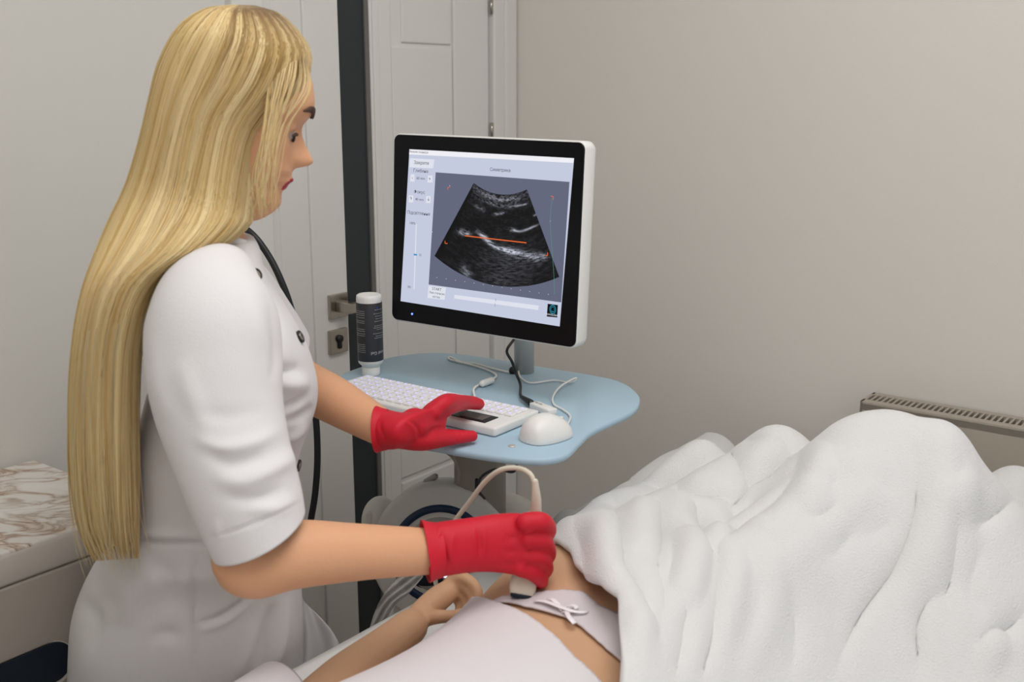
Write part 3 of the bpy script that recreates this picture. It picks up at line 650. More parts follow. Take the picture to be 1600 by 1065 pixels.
# ------------------------------------------------------------------ patient
pt = thing('person', B(-.2, .17, BZ), 'patient lying on the couch under the blanket, white shirt, bare hip and forearm', 'person')
rg = [(-.74, .03, .05, .86, .05), (-.68, .03, .07, .82, .07), (-.60, .03, .16, .80, .085), (-.48, .03, .175, .80, .10), (-.35, .045, .168, .795, .096), (-.20, .04, .160, .786, .088), (-.08, .033, .168, .786, .086), (.05, .022, .180, .80, .09), (.15, .022, .178, .80, .088), (.22, .04, .16, .79, .08)]
body = [loft([B(s, kc, z) for s, kc, hw, z, hh in rg], [A2*hw for s, kc, hw, z, hh in rg], [np.array([0, 0, hh]) for s, kc, hw, z, hh in rg], 40, 2.2, 40)]
for dk, kne, ank in ((-.03, (.46, .24, .90), (.78, .28, .76)), (-.16, (.50, .06, .86), (.82, .08, .76))):
    hp = B(.12, .13+dk, .785); kn = B(*kne); an = B(*ank)
    body.append(tube([hp, (hp+kn)/2, kn, (kn*2+an)/3, (kn+an*2)/3, an], [.075, .066, .05, .05, .04, .032], 16, res=24))
    body.append(tube([an, an+A1*.06+np.array([0, 0, .0]), an+A1*.14+np.array([0, 0, .0])], [.03, .032, .02], 12))
body.append(ell(B(-.92, .03, .82), A1*.11, A2*.078, (0, 0, .09)))
body.append(tube([B(-.84, .03, .80), B(-.72, .03, .80)], [.05, .055], 16))
# arm in view
pe = Z(468, 1126, .755); pw = Z(641, 979, .775)
shd = B(-.60, -.13, .80)
arm = [tube([shd, (shd+pe)/2+np.array([-.01, 0, 0]), pe, pe*.6+pw*.4, pe*.25+pw*.75, pw], [.052, .042, .038, .036, .029, .025], 16, res=26)]
Hp = lambda x, y, z: Z(x, y, z)
arm.append(tube([B(-.60, .19, .80), B(-.46, .27, .775), B(-.32, .285, .755), B(-.18, .27, .745), B(-.06, .255, .74), B(.02, .25, .735)], [.05, .042, .038, .034, .027, .03], 16, res=26))
palm = [Hp(646, 972, .776), Hp(668, 950, .784), Hp(690, 930, .794), Hp(704, 916, .802)]
arm.append(loft(palm, [(A2*.6+A1*.4)*.023, (A2*.6+A1*.4)*.028, (A2*.6+A1*.4)*.031, (A2*.6+A1*.4)*.026], [np.array([0, 0, r]) for r in (.019, .018, .015, .010)], 20, 2.2, 12))
def pfing(pts, r): return tube([Hp(*p) for p in pts], r, 12, res=16)
arm += [pfing([(704, 908, .806), (726, 903, .818), (745, 921, .806), (745, 941, .790)], [.0098, .0092, .0085, .0075]),
        pfing([(699, 915, .801), (719, 910, .809), (737, 929, .797), (737, 948, .782)], [.0098, .0092, .0084, .0074]),
        pfing([(692, 921, .795), (711, 917, .799), (728, 936, .786), (728, 953, .774)], [.0095, .0088, .0080, .0070]),
        pfing([(684, 926, .789), (702, 924, .790), (718, 943, .776), (716, 955, .768)], [.0088, .0080, .0072, .0064]),
        pfing([(662, 965, .778), (684, 963, .784), (706, 962, .780), (722, 957, .776)], [.013, .0105, .0086, .0074])]
pmesh = blob(join(*(body+arm)), .0032, 4)
pb_o = obj('body', pmesh, M['skin2'], pt)
shirt_poly = [(380, 1300), (380, 1060), (480, 1068), (520, 1052), (560, 1030), (600, 1003), (640, 965), (665, 940), (700, 925), (730, 935), (758, 940), (779, 947), (809, 958), (841, 978), (874, 1006), (894, 1030), (924, 1057), (940, 1075), (1000, 1300)]
# keep the forearm bare: the outline follows its lower edge
shirt = shell(pmesh, shirt_poly, .007, .002, -.155, lambda q: ((q-BO) @ A1 < -.19+.25*np.clip((q-BO) @ A2, 0, .2)*0) & ((q-BO) @ A1 > -.655) & ((q-BO) @ A2 > -.155) & ((q-BO) @ A2 < .225))
obj('shirt', shirt, M['shirt'], pt)
sa_ = Z(436, 1104, .775)
obj('shirt_sleeve', loft([shd-A1*.03, shd, (shd*.5+sa_*.5), sa_, sa_+(sa_-shd)*.02], [A2*r for r in (.03, .06, .060, .055, .050)], [np.array([0, 0, r]) for r in (.03, .062, .060, .054, .050)], 32, 2, 20), M['shirt'], pt)
obj('shirt_sleeve', loft([B(-.62, .18, .80), B(-.60, .19, .80), B(-.46, .268, .775), B(-.38, .28, .765)], [A2*r for r in (.03, .058, .055, .052)], [np.array([0, 0, r]) for r in (.03, .062, .056, .052)], 32, 2, 20), M['shirt'], pt)
und_poly = [(765, 946), (787, 936), (827, 930), (881, 925), (916, 928), (935, 948), (1010, 980), (1010, 1075), (948, 1022), (925, 1001), (902, 982), (881, 969), (830, 956), (795, 948)]
un = obj('underwear', shell(pmesh, und_poly, .004, .002, -.16), M['under'], pt)

# ------------------------------------------------------------------ blanket
hem = [(.30, -.36), (.24, -.24), (.20, -.18), (.145, -.13), (.10, -.075), (.06, -.03), (.015, .01), (-.01, .045), (-.045, .09), (-.058, .115), (-.105, .145), (-.17, .18), (-.26, .225), (-.40, .28), (-.44, .38), (-.45, .50)]
hs = np.array([h[0] for h in hem]); hk = np.array([h[1] for h in hem])
ns, nk = 300, 210
def smin_env(S_, K_):
    base = np.full(S_.shape, BZ+.012)
    h = base.copy()
    def cap_(a, b, ra, rb, slope=1.35):
        nonlocal h
        a = np.array(a, float); b = np.array(b, float); d = b[:2]-a[:2]; l2 = d @ d
        t = np.clip(((S_-a[0])*d[0]+(K_-a[1])*d[1])/l2, 0, 1)
        q = np.hypot(S_-a[0]-t*d[0], K_-a[1]-t*d[1]); r = ra+(rb-ra)*t; zc = a[2]+(b[2]-a[2])*t
        z = np.where(q < r*.8, zc+np.sqrt(np.maximum(r*r-q*q, 0)), zc+r*.6-(q-r*.8)*slope)
        kk = .022; m = np.maximum(h, z); h = m+kk*np.log(np.exp((h-m)/kk)+np.exp((z-m)/kk))-0*kk
    cap_((-.30, .05, .79), (.05, .03, .79), .115, .115); cap_((.05, .03, .79), (.18, .03, .79), .115, .10)
    cap_((-.45, .12, .79), (.15, .13, .79), .115, .105, 1.1); cap_((-.3, -.04, .79), (.12, -.05, .79), .10, .10)
    cap_((.08, .12, .80), (.46, .245, .955), .085, .062, 1.15); cap_((.08, -.04, .80), (.50, .06, .895), .085, .055, 1.4)
    cap_((.44, .215, .955), (.47, .30, .950), .062, .06, 1.0); cap_((.46, .26, .955), (.80, .30, .75), .06, .05, 1.0); cap_((.50, .06, .895), (.84, .08, .74), .055, .05, 1.3)
    cap_((.80, .30, .77), (.92, .33, .80), .05, .04, 1.2); cap_((.84, .08, .76), (.93, .08, .79), .05, .04)
    cap_((.12, -.10, .80), (.34, -.13, .80), .07, .05, 1.6); cap_((.34, -.13, .79), (.50, -.07, .85), .05, .05, 1.6)
    return h
U_, W_ = np.meshgrid(np.linspace(0, 1, ns), np.linspace(0, 1, nk), indexing='ij')
Kg = -.36+W_*(.50+.36)
S0 = np.interp(Kg, hk, hs)
Sg = S0+(1.08-S0)*U_
Hg = smin_env(Sg, Kg)
over = np.clip(Kg-.465, 0, None); 
Pg = BO+Sg[..., None]*A1+Kg[..., None]*A2; Pg[..., 2] = Hg
# roll the hem under
Pg[..., 2] -= .026*np.clip(1-U_/.05, 0, 1)**1.3*np.clip((.08-Kg)/.08, 0, 1)*np.clip((Kg+.25)/.08, 0, 1)
vs = Pg.reshape(-1, 3); fs = [(i*nk+j, i*nk+j+1, (i+1)*nk+j+1, (i+1)*nk+j) for i in range(ns-1) for j in range(nk-1)]
bme = modmesh((list(vs), fs), [('SMOOTH', dict(iterations=3, factor=.5))])
if getn(bme)[:, 2].mean() < 0:
    bme.flip_normals()
STROKES = [
 # long ridges and valleys, following the cloth
 ([(1270, 672), (1330, 640), (1370, 645)], 20, .012), ([(1440, 650), (1470, 690), (1480, 760), (1460, 860), (1420, 930)], 34, .022),
 ([(1425, 720), (1430, 800), (1400, 880), (1340, 960), (1290, 1065)], 13, -.016), ([(1490, 700), (1485, 800), (1480, 900), (1475, 1000)], 12, -.010),
 ([(1260, 700), (1255, 740), (1220, 780), (1170, 815), (1130, 850), (1125, 900)], 11, -.018), ([(1290, 700), (1275, 755), (1250, 800)], 18, .014),
 ([(1245, 715), (1205, 745), (1165, 765)], 9, -.014), ([(1220, 700), (1170, 735)], 16, .012),
 ([(1140, 700), (1160, 740), (1165, 770), (1125, 808)], 9, -.018), ([(1060, 720), (1110, 705), (1145, 700)], 16, .016), ([(985, 765), (1050, 735), (1120, 725)], 18, .018),
 ([(990, 770), (1050, 765), (1110, 775), (1150, 780)], 9, -.016), ([(1070, 690), (1130, 690), (1165, 672)], 8, .008), ([(1165, 665), (1210, 670), (1262, 680)], 14, .014), ([(1145, 690), (1200, 695)], 8, -.008),
 ([(935, 800), (945, 850), (950, 900), (985, 960), (1000, 1065)], 20, .022), ([(905, 820), (925, 870), (930, 920), (960, 975)], 12, -.008),
 ([(960, 790), (965, 840), (970, 900), (1000, 950), (1010, 1000)], 11, -.022), ([(1010, 790), (1000, 830), (1010, 880)], 17, .02), ([(1030, 800), (1030, 850), (1020, 900)], 9, -.018),
 ([(1060, 780), (1060, 830), (1080, 870), (1070, 930), (1040, 980)], 16, .02), ([(1080, 790), (1090, 830), (1100, 860)], 9, -.02), ([(1110, 800), (1125, 850), (1125, 880)], 15, .016),
 ([(1125, 860), (1120, 920), (1105, 1000), (1080, 1065)], 9, -.014), ([(1145, 850), (1140, 930), (1120, 1010)], 16, .01), ([(900, 815), (870, 825)], 12, .012),
 ([(1240, 830), (1290, 830), (1350, 790), (1400, 790)], 10, .008), ([(1230, 815), (1280, 810), (1330, 775)], 8, -.008), ([(1170, 815), (1210, 835), (1230, 830)], 9, .008),
 ([(1380, 760), (1340, 780), (1290, 780)], 8, .005), ([(1520, 760), (1490, 800), (1480, 830)], 20, .014), ([(1590, 770), (1540, 810), (1500, 830)], 12, -.01), ([(1600, 955), (1560, 985), (1520, 1000)], 14, -.016), ([(1490, 900), (1440, 950), (1430, 1000), (1440, 1065)], 12, -.012), ([(1520, 990), (1550, 1000), (1530, 1065)], 14, .014),
 ([(1200, 900), (1250, 880), (1300, 890)], 30, .006), ([(1180, 850), (1205, 920), (1190, 990), (1150, 1065)], 16, .008), ([(1225, 930), (1235, 990), (1220, 1065)], 14, -.006), ([(1350, 800), (1300, 860), (1240, 900)], 12, -.007), ([(1400, 815), (1360, 835), (1300, 850)], 8, -.006), ([(1260, 940), (1300, 960), (1290, 1020)], 14, -.005), ([(1300, 720), (1350, 735), (1400, 725)], 16, .005), ([(1250, 760), (1290, 765), (1330, 750)], 8, -.005), ([(1060, 930), (1060, 1000), (1040, 1065)], 12, -.010), ([(1530, 850), (1510, 920), (1540, 960)], 12, -.007), ([(1000, 880), (1010, 960), (990, 1020)], 13, .010),
]
sculpt(bme, STROKES, fixed=(.15*A2[0], .15*A2[1], 1))
v = getv(bme); nn = getn(bme); v = v+nn*(wob(v, 30, 5)*.0014+wob(v, 110, 6)*.0003)[:, None]; setv(bme, v)
bl_o = bpy.data.objects.new('tb', bme); COL.objects.link(bl_o); md = bl_o.modifiers.new('s', 'SOLIDIFY'); md.thickness = .014; md.offset = 1
md2 = bl_o.modifiers.new('m', 'SMOOTH'); md2.iterations = 7; md2.factor = .5
bme2 = bpy.data.meshes.new_from_object(bl_o.evaluated_get(bpy.context.evaluated_depsgraph_get())); bpy.data.objects.remove(bl_o)
tag(obj('blanket', bme2, M['fleece']), 'white fleece blanket in folds over the raised knees of the patient', 'blanket')

# ------------------------------------------------------------------ probe
pY = 1.325
P = lambda x, y, Y=pY: V(x, y, Y)
pp = thing('ultrasound_probe', P(815, 930), 'beige ultrasound probe held in the red-gloved hand against the bare hip', 'ultrasound probe')
ta, tb_ = P(814, 934, 1.252), P(836, 800, 1.310)
pd_ = (tb_-ta)/np.linalg.norm(tb_-ta); px1 = np.array([1., 0, 0]); px1 -= pd_*(px1 @ pd_); px1 /= np.linalg.norm(px1); py1 = np.cross(pd_, px1)
L_ = np.linalg.norm(tb_-ta)
hd = [(.004, .0150, .009), (.012, .0170, .011), (.024, .0165, .012), (.036, .013, .012), (.06, .012, .012), (L_-.01, .010, .010), (L_+.004, .007, .007)]
obj('probe_handle', loft([ta+pd_*a for a, b, c in hd], [px1*b for a, b, c in hd], [py1*c for a, b, c in hd], 28, 2.8, 30), M['beige'], pp)
obj('probe_lens', loft([ta+pd_*a for a in (-.001, .0, .006)], [px1*b for b in (.011, .0135, .0145)], [py1*b for b in (.005, .007, .0085)], 28, 3), M['navy'], pp)
obj('strain_relief', tube([P(836, 805, 1.308), P(838, 780, 1.305), P(836, 752, 1.305)], [.0085, .0065, .0042], 14), M['beige'], pp)
obj('probe_cable', tube([P(836, 758, 1.305), P(828, 740, 1.31), P(808, 731, 1.325), P(782, 734, 1.335), P(758, 752, 1.35), P(735, 782, 1.37), P(712, 812, 1.39), P(690, 850, 1.42), P(680, 900, 1.50), V(690, 960, 1.60), (-.12, 1.72, .5)], .0034, 12, res=90), M['beige'], pp)
gl = obj('gel_smear', (lambda q: q)(ell(V(873, 893, 1.27), (.012, 0, 0), (0, .02, .01), (0, -.001, .0015))), M['gel'])
bpy.data.objects.remove(gl)

# ------------------------------------------------------------------ sonographer
TY = 1.40
su = V(300, 1000, TY)
wo = thing('person', (su[0], TY, 0), 'standing woman with long blonde hair in white coat and red gloves holding the probe', 'person')
FH = np.array([math.cos(math.radians(17)), math.sin(math.radians(17)), 0]); FT = np.array([math.cos(math.radians(16)), math.sin(math.radians(16)), 0]); SR = np.array([FT[1], -FT[0], 0])
HY = 1.385; hc_ = V(357, 192, HY)
pit = math.radians(13)
hf = FH*math.cos(pit)-np.array([0, 0, 1])*math.sin(pit); hu = FH*math.sin(pit)+np.array([0, 0, 1])*math.cos(pit); hs_ = np.cross(hf, hu)   # her right side
HS = 1.0
def HL(x, y, z): return hc_+HS*(hf*x+hs_*y+hu*z)
prof_z = [-.118, -.112, -.100, -.088, -.078, -.068, -.062, -.056, -.050, -.044, -.036, -.026, -.012, .004, .014, .026, .036, .05, .07, .09, .105, .118, .124]
prof_f = [.046, .060, .074, .082, .081, .077, .080, .086, .084, .089, .085, .083, .084, .086, .087, .096, .101, .100, .094, .080, .062, .034, .01]
prof_b = [.02, .005, -.015, -.028, -.036, -.044, -.048, -.052, -.055, -.058, -.062, -.066, -.070, -.074, -.076, -.078, -.079, -.077, -.072, -.062, -.046, -.026, -.005]
prof_w = [.012, .022, .033, .042, .048, .053, .056, .059, .061, .063, .065, .068, .072, .074, .075, .077, .078, .078, .075, .066, .053, .034, .015]
zz = np.linspace(prof_z[0], prof_z[-1], 90); pf = np.interp(zz, prof_z, prof_f); pbk = np.interp(zz, prof_z, prof_b); pwid = np.interp(zz, prof_z, prof_w)
ker = np.ones(3)/3
vs = []; fs = []; n = 96
for i, z in enumerate(zz):
    mid = pbk[i]+(pf[i]-pbk[i])*.42
    for k in range(n):
        th = 2*PI*k/n; c, s = math.cos(th), math.sin(th)
        x = mid+((pf[i]-mid) if c > 0 else (mid-pbk[i]))*np.sign(c)*abs(c)**(2/2.25); y = pwid[i]*np.sign(s)*abs(s)**(2/2.1)
        if c > 0:
            # nose
            if -.040 < z < .022:
                t = (.022-z)/.052; pro = np.interp(z, [-.040, -.037, -.031, -.025, -.015, .002, .020], [0, .011, .027, .0315, .0225, .009, .001]); wd = np.interp(z, [-.036, -.024, -.012, .01, .022], [.013, .0155, .0095, .0075, .008])
                x += pro*math.exp(-(y/wd)**2*.9)
            # eye sockets
            x -= .006*math.exp(-((abs(y)-.029)/.014)**2-((z-.006)/.010)**2)
            # lips
            x += .0085*math.exp(-(y/.020)**4-((z+.0545)/.0042)**2)+.008*math.exp(-(y/.018)**4-((z+.0645)/.0045)**2)
            x -= .002*math.exp(-(y/.02)**4-((z+.0595)/.0018)**2)
            # cheek
            x += .004*math.exp(-((abs(y)-.042)/.018)**2-((z+.02)/.02)**2)
        vs.append(HL(x, y, z))
for i in range(len(zz)-1):
    for k in range(n): fs.append((i*n+k, i*n+(k+1) % n, (i+1)*n+(k+1) % n, (i+1)*n+k))
fs.append(tuple(range(n))[::-1]); fs.append(tuple((len(zz)-1)*n+k for k in range(n)))
parts = [(vs, fs), ell(HL(-.008, .076, .0), hf*.012, hs_*.006, hu*.028)]
for sg in (1, -1): parts.append(ell(HL(.0685, .031*sg, .0125), hf*.0125, hs_*.0165, hu*.0095)); parts.append(ell(HL(.0665, .031*sg, -.010), hf*.0125, hs_*.015, hu*.0065))
nb = V(338, 402, TY-.005)
parts.append(tube([HL(-.02, 0, -.03), (HL(-.03, 0, -.1)+nb)/2, nb-np.array([0, 0, .03])], [.056, .049, .050], 20))
# torso (inside the coat), arms, legs
def TYf(y): return TY+float(np.interp(y, [700, 860, 1000, 1100], [0, .03, .08, .10]))
TR_ = [(400, 300, 400, .10), (440, 262, 425, .15), (500, 250, 450, .14), (590, 240, 470, .125), (700, 215, 440, .105), (820, 190, 440, .11), (930, 150, 450, .15), (1000, 140, 450, .155)]
Cc, Aa, Bb = [], [], []
for y, a, b, w in TR_:
    p, q = V(a, y, TYf(y)), V(b, y, TYf(y)); w = w*(.9 if y < 700 else .72); Cc.append((p+q)/2); Aa.append(FT*np.linalg.norm(q-p)/2*(.93 if y < 700 else .85)); Bb.append(SR*w)
parts.append(loft(Cc, Aa, Bb, 32, 2.2, 30))
shR = V(325, 462, TY-.155); elR = V(392, 880, 1.15); wrR = V(672, 861, 1.245)
fA = V(455, 866, 1.165); fB = V(560, 862, 1.20)
parts.append(tube([shR, (shR+elR)/2, elR*.9+shR*.1, elR, fA, fB, wrR], [.055, .047, .042, .040, .0405, .034, .0285], 24, res=50))
shL = V(362, 456, TY+.14); elL = V(452, 585, 1.66); wrL = Z(600, 670, TZ+.045)
parts.append(tube([shL, (shL+elL)/2, elL, elL*.5+wrL*.5, wrL], [.055, .046, .040, .036, .0265], 24, res=40))
for sgn in (-1, 1):
    hp = V(295, 1010, TY+.09)+SR*.075*sgn; kn = hp+np.array([.0, .0, -.40]); kn[2] = .47; an = kn.copy(); an[2] = .09; an[0] -= .02
    parts.append(tube([hp, (hp+kn)/2, kn, (kn+an)/2, an], [.082, .068, .05, .047, .035], 20, res=24))
wm = blob(join(*parts), .0034, 3, .4)
wb = obj('body', wm, [M['skin'], M['lips']], wo)
# lips by place on the face
v = getv(wm); loc = (v-hc_)/HS; lx, ly, lz = loc @ hf, loc @ hs_, loc @ hu
lipmask = (lx > .070) & (np.abs(ly) < .021) & (lz > -.072) & (lz < -.0485) & ((np.abs(lz+.060)) < .0108*np.sqrt(np.clip(1-(ly/.0235)**2, 0, 1))+.0005)
for p in wm.polygons:
    if all(lipmask[i] for i in p.vertices): p.material_index = 1
def facex(y, z):   # front surface of the face at (y, z)
    m = (np.abs(ly-y) < .005) & (np.abs(lz-z) < .005) & (lx > .02)
    return float(lx[m].max()) if m.any() else .08
for sg in (1, -1):
    obj('eye', sph(HL(.0685, .031*sg, .004), .0118), M['eyew'], wo)
    obj('iris', ell(HL(.0792, .0325*sg, -.001), hf*.0022, hs_*.0056, hu*.0052), M['iris'], wo)
    lid = []
    for j in range(9):
        a = math.radians(12+156*j/8); lid.append(HL(.0822-.007*abs(math.cos(a))**2, .031*sg+.0165*math.cos(a)*sg, .001+.0035*math.sin(a)))
    obj('eyelash', tube(lid, [.0008, .0015, .0019, .0022, .0022, .0021, .0019, .0014, .0009], 8, res=20), M['brow'], wo)
    br = []
    for j in range(8):
        t = j/7; y = (.010+.040*t)*sg; z = .029+.012*math.sin(PI*(.10+.6*t))-.004*t; br.append(HL(facex(y, z)+.0002, y, z))
    obj('eyebrow', loft(catmull(br, 16), [hf*.0022]*16, [hu*w for w in np.interp(np.linspace(0, 1, 16), [0, .3, .7, 1], [.0058, .0056, .0038, .0012])], 10), M['brow'], wo)

# coat ---------------------------------------------------------------
CR = [(372, 328, 400, .058), (390, 304, 412, .088), (408, 282, 420, .125), (440, 252, 436, .165), (500, 238, 470, .172), (545, 232, 490, .165), (590, 228, 501, .157), (625, 222, 500, .148), (660, 216, 488, .138), (710, 205, 470, .128), (770, 190, 466, .122), (830, 172, 468, .125), (845, 168, 469, .127), (880, 145, 470, .142), (940, 122, 473, .165), (1000, 112, 476, .18), (1065, 112, 477, .187), (1180, 118, 480, .192), (1320, 125, 482, .195)]
Cc, Aa, Bb = [], [], []
for y, a, b, w in CR:
    p, q = V(a, y, TYf(y)), V(b, y, TYf(y)); w = w*(1 if y < 860 else .86); Cc.append((p+q)/2); hwid = np.linalg.norm(q-p)/2; Aa.append(FT*math.sqrt(max(hwid**2-(w*.27)**2, .0004))*1.0); Bb.append(SR*w)
cm = blob(join(loft(Cc, Aa, Bb, 64, 2.25, 120)), .005, 3)
CST = [([(300, 850), (302, 950), (303, 1065)], 4, -.005), ([(160, 838), (240, 845), (300, 848), (340, 850)], 5, -.006), ([(180, 828), (250, 835), (310, 838)], 8, .005),
 ([(305, 975), (345, 962), (385, 935), (412, 905)], 4, -.007), ([(305, 985), (350, 972), (395, 940)], 6, .003), ([(470, 700), (464, 780), (468, 900), (470, 1000)], 5, -.004),
 ([(430, 570), (445, 580), (470, 575)], 9, -.008), ([(430, 640), (460, 630), (480, 615)], 6, -.008), ([(440, 660), (470, 650), (490, 632)], 6, -.006), ([(420, 590), (450, 600), (485, 600)], 12, .008),
 ([(440, 690), (460, 680), (480, 660)], 6, .006), ([(200, 600), (215, 680), (225, 760)], 14, .004), ([(430, 940), (415, 1000), (405, 1065)], 9, -.008), ([(450, 930), (440, 1000), (425, 1065)], 9, .007), ([(400, 970), (385, 1020), (370, 1065)], 10, .006),
 ([(170, 900), (200, 930), (190, 980)], 20, .006), ([(130, 930), (150, 970), (140, 1020)], 12, -.005), ([(230, 870), (260, 900), (270, 960)], 16, -.005), ([(230, 1000), (260, 990), (290, 1000)], 12, -.004), ([(400, 440), (430, 500), (440, 560)], 8, -.004)]
sculpt(cm, CST)
v = getv(cm); nn = getn(cm); v = v+nn*(wob(v, 28, 2)*.0028)[:, None]; setv(cm, v)
coat = obj('coat', cm, M['coat'], wo)
# sleeves
def sleeve(path, radii, hemn, name='sleeve', strokes=None, seed=3):
    P_ = catmull(np.hstack([np.array(path), np.array(radii)]), 60); C_ = P_[:, :3]; r1, r2 = P_[:, 3], P_[:, 4]
    tn, A, Bx = frames(C_)
    # turn the last rings to the hem plane
    vs = []; n = 72; m = len(C_); e1 = []
    for i in range(m):
        t = tn[i]; w = np.clip((i-m*.45)/(m*.55), 0, 1); t = t*(1-w)+hemn*w; t /= np.linalg.norm(t)
        a = SR-t*(SR @ t); a /= np.linalg.norm(a); b = np.cross(t, a)
        for k in range(n): th = 2*PI*k/n; vs.append(C_[i]+a*r2[i]*math.cos(th)+b*r1[i]*math.sin(th))
    fs = [(i*n+k, i*n+(k+1) % n, (i+1)*n+(k+1) % n, (i+1)*n+k) for i in range(m-1) for k in range(n)]
    fs.append(tuple(range(n))[::-1])
    me = modmesh((vs, fs), [('SUBSURF', dict(levels=1))]); recalc(me)
    if ((getv(me)-np.array([C_[np.argmin(((C_-q)**2).sum(1))] for q in getv(me)]))*getn(me)).sum() < 0: me.flip_normals()
    if strokes: sculpt(me, [(a_, w_*1.2, h_*.6) for a_, w_, h_ in strokes])
    v = getv(me); nn = getn(me); setv(me, v+nn*(wob(v, 40, seed)*.0016)[:, None])
    o = bpy.data.objects.new('t', me); COL.objects.link(o); md = o.modifiers.new('s', 'SOLIDIFY'); md.thickness = .0022; md.offset = -1
    out = bpy.data.meshes.new_from_object(o.evaluated_get(bpy.context.evaluated_depsgraph_get())); bpy.data.objects.remove(o)
    return obj(name, out, M['coat'], coat)
sp_ = []; sr_ = []
for (x0, y0, x1, y1, Y, w) in [(318, 434, 360, 434, TY-.06, .030), (288, 440, 386, 442, TY-.10, .052), (250, 464, 412, 472, TY-.145, .070), (232, 500, 437, 510, TY-.175, .075), (232, 570, 440, 565, TY-.195, .072), (245, 640, 440, 620, TY-.21, .070), (268, 710, 448, 680, TY-.225, .068), (292, 770, 460, 730, TY-.235, .066), (315, 820, 470, 770, TY-.24, .064), (335, 861, 476, 806, TY-.245, .062)]:
    p, q = V(x0, y0, Y), V(x1, y1, Y); sp_.append((p+q)/2); sr_.append((np.linalg.norm(q-p)/2, w))
hemdir = V(476, 806, TY-.245)-V(335, 861, TY-.245); hemdir /= np.linalg.norm(hemdir); hn = np.cross(SR, hemdir); hn = hn if hn[2] < 0 else -hn
SST = [([(240, 520), (245, 600), (265, 660)], 12, .004), ([(420, 470), (432, 540), (425, 600)], 8, -.006), ([(300, 680), (340, 700), (400, 690), (440, 668)], 10, .008), ([(310, 700), (360, 722), (420, 712)], 9, -.008), ([(330, 745), (380, 752), (440, 725), (462, 705)], 11, .009), ([(345, 775), (400, 780), (450, 760)], 9, -.008), ([(300, 640), (350, 650), (420, 640)], 12, -.004), ([(380, 790), (430, 795), (465, 775)], 9, .006),
       ([(322, 842), (395, 818), (471, 785)], 2.2, -.0035), ([(345, 845), (340, 825), (345, 812)], 5, .003), ([(280, 560), (300, 620), (330, 680)], 14, .005), ([(390, 430), (400, 500), (410, 560)], 14, .004)]
slv = sleeve(sp_, sr_, hn, strokes=SST)
sleeve([shL+np.array([-.02, -.05, .02]), shL, shL*.6+elL*.4, shL*.3+elL*.7], [(.058, .058), (.060, .060), (.062, .062), (.062, .062)], (elL-shL)/np.linalg.norm(elL-shL), seed=8)
# collar
cring = [V(x, y, TY+dy) for x, y, dy in ((322, 380, 0), (334, 392, -.050), (360, 402, -.060), (388, 410, -.040), (402, 412, 0), (392, 398, .04), (362, 380, .055), (334, 374, .035), (322, 380, 0))]
ctop = [V(x, y, TY+dy) for x, y, dy in ((330, 352, 0), (340, 360, -.042), (360, 366, -.050), (382, 374, -.036), (392, 380, 0), (384, 370, .036), (362, 358, .045), (342, 350, .03), (330, 352, 0))]
ra_, rb_ = catmull(cring, 49), catmull(ctop, 49); cvs = []
for t in np.linspace(0, 1, 8): cvs += list(ra_*(1-t)+rb_*t)
cfs = [(i*49+k, i*49+k+1, (i+1)*49+k+1, (i+1)*49+k) for i in range(7) for k in range(48)]
obj('collar', modmesh((cvs, cfs), [('SOLIDIFY', dict(thickness=.004, offset=0)), ('SUBSURF', dict(levels=1))]), M['coat'], coat)
# snap buttons
for x, y, dy, w in ((398, 429, -.10, 1.0), (467, 527, -.06, .7), (466, 727, -.05, .7)):
    p = None; best = 1e9
    vv = getv(coat.data); nnn = getn(coat.data); X, Y, D = proj(vv); q = np.hypot(X-x, Y-y)+(((CAM-vv)*nnn).sum(1) < 0)*1000+np.clip(D-D.min(), 0, 1)*0
    i = int(q.argmin()); nv = nnn[i]+(.7 if w == 1 else .2)*(CAM-vv[i])/np.linalg.norm(CAM-vv[i]); nv /= np.linalg.norm(nv)
    obj('snap_button', lathe(vv[i]+nv*.0015, [(0, 0), (.0062, 0), (.0062, .0015), (.0045, .003), (.0, .0025)], 20, up=nv), M['nickel'], coat)
    obj('snap_rim', lathe(vv[i]+nv*.001, [(.0058, 0), (.0085, 0), (.0085, .0022), (.0062, .003), (.0058, .002)], 24, up=nv), M['dark'], coat)
# coat tail seen past her front, and trousers, shoes
tl_ = [(472, 930), (470, 985), (468, 1040), (466, 1120)]; te = [(474, 938), (500, 965), (528, 1000), (545, 1060)]
vs = []; m = 14; n = 12
L1 = catmull(tl_, m); L2 = catmull(te, m)
for i in range(m):
    for j in range(n):
        t = j/(n-1); q = L1[i]*(1-t)+L2[i]*t; vs.append(V(q[0], q[1], 1.58+.03*t+.018*math.sin(t*9+i*.3)*(i/m)))
fs = [(i*n+j, i*n+j+1, (i+1)*n+j+1, (i+1)*n+j) for i in range(m-1) for j in range(n-1)]
obj('coat_tail', modmesh((vs, fs), [('SUBSURF', dict(levels=1)), ('SOLIDIFY', dict(thickness=.002))]), M['coat'], coat)
for sgn in (-1, 1):
    hp = V(295, 1010, TY+.09)+SR*.075*sgn; a = np.array([hp[0], hp[1], .70]); b = np.array([hp[0]-.01, hp[1], .47]); c = np.array([hp[0]-.02, hp[1], .10])
    obj('trouser_leg', tube([a, b, c], [.088, .078, .07], 24, res=16), M['coat'], wo)
    obj('shoe', blob(join(ell(c+np.array([.0, 0, -.055]), FT*.05, SR*.042, (0, 0, .045)), ell(c+FT*.08+np.array([0, 0, -.07]), FT*.10, SR*.045, (0, 0, .03))), .006, 4), M['white_plastic'], wo)

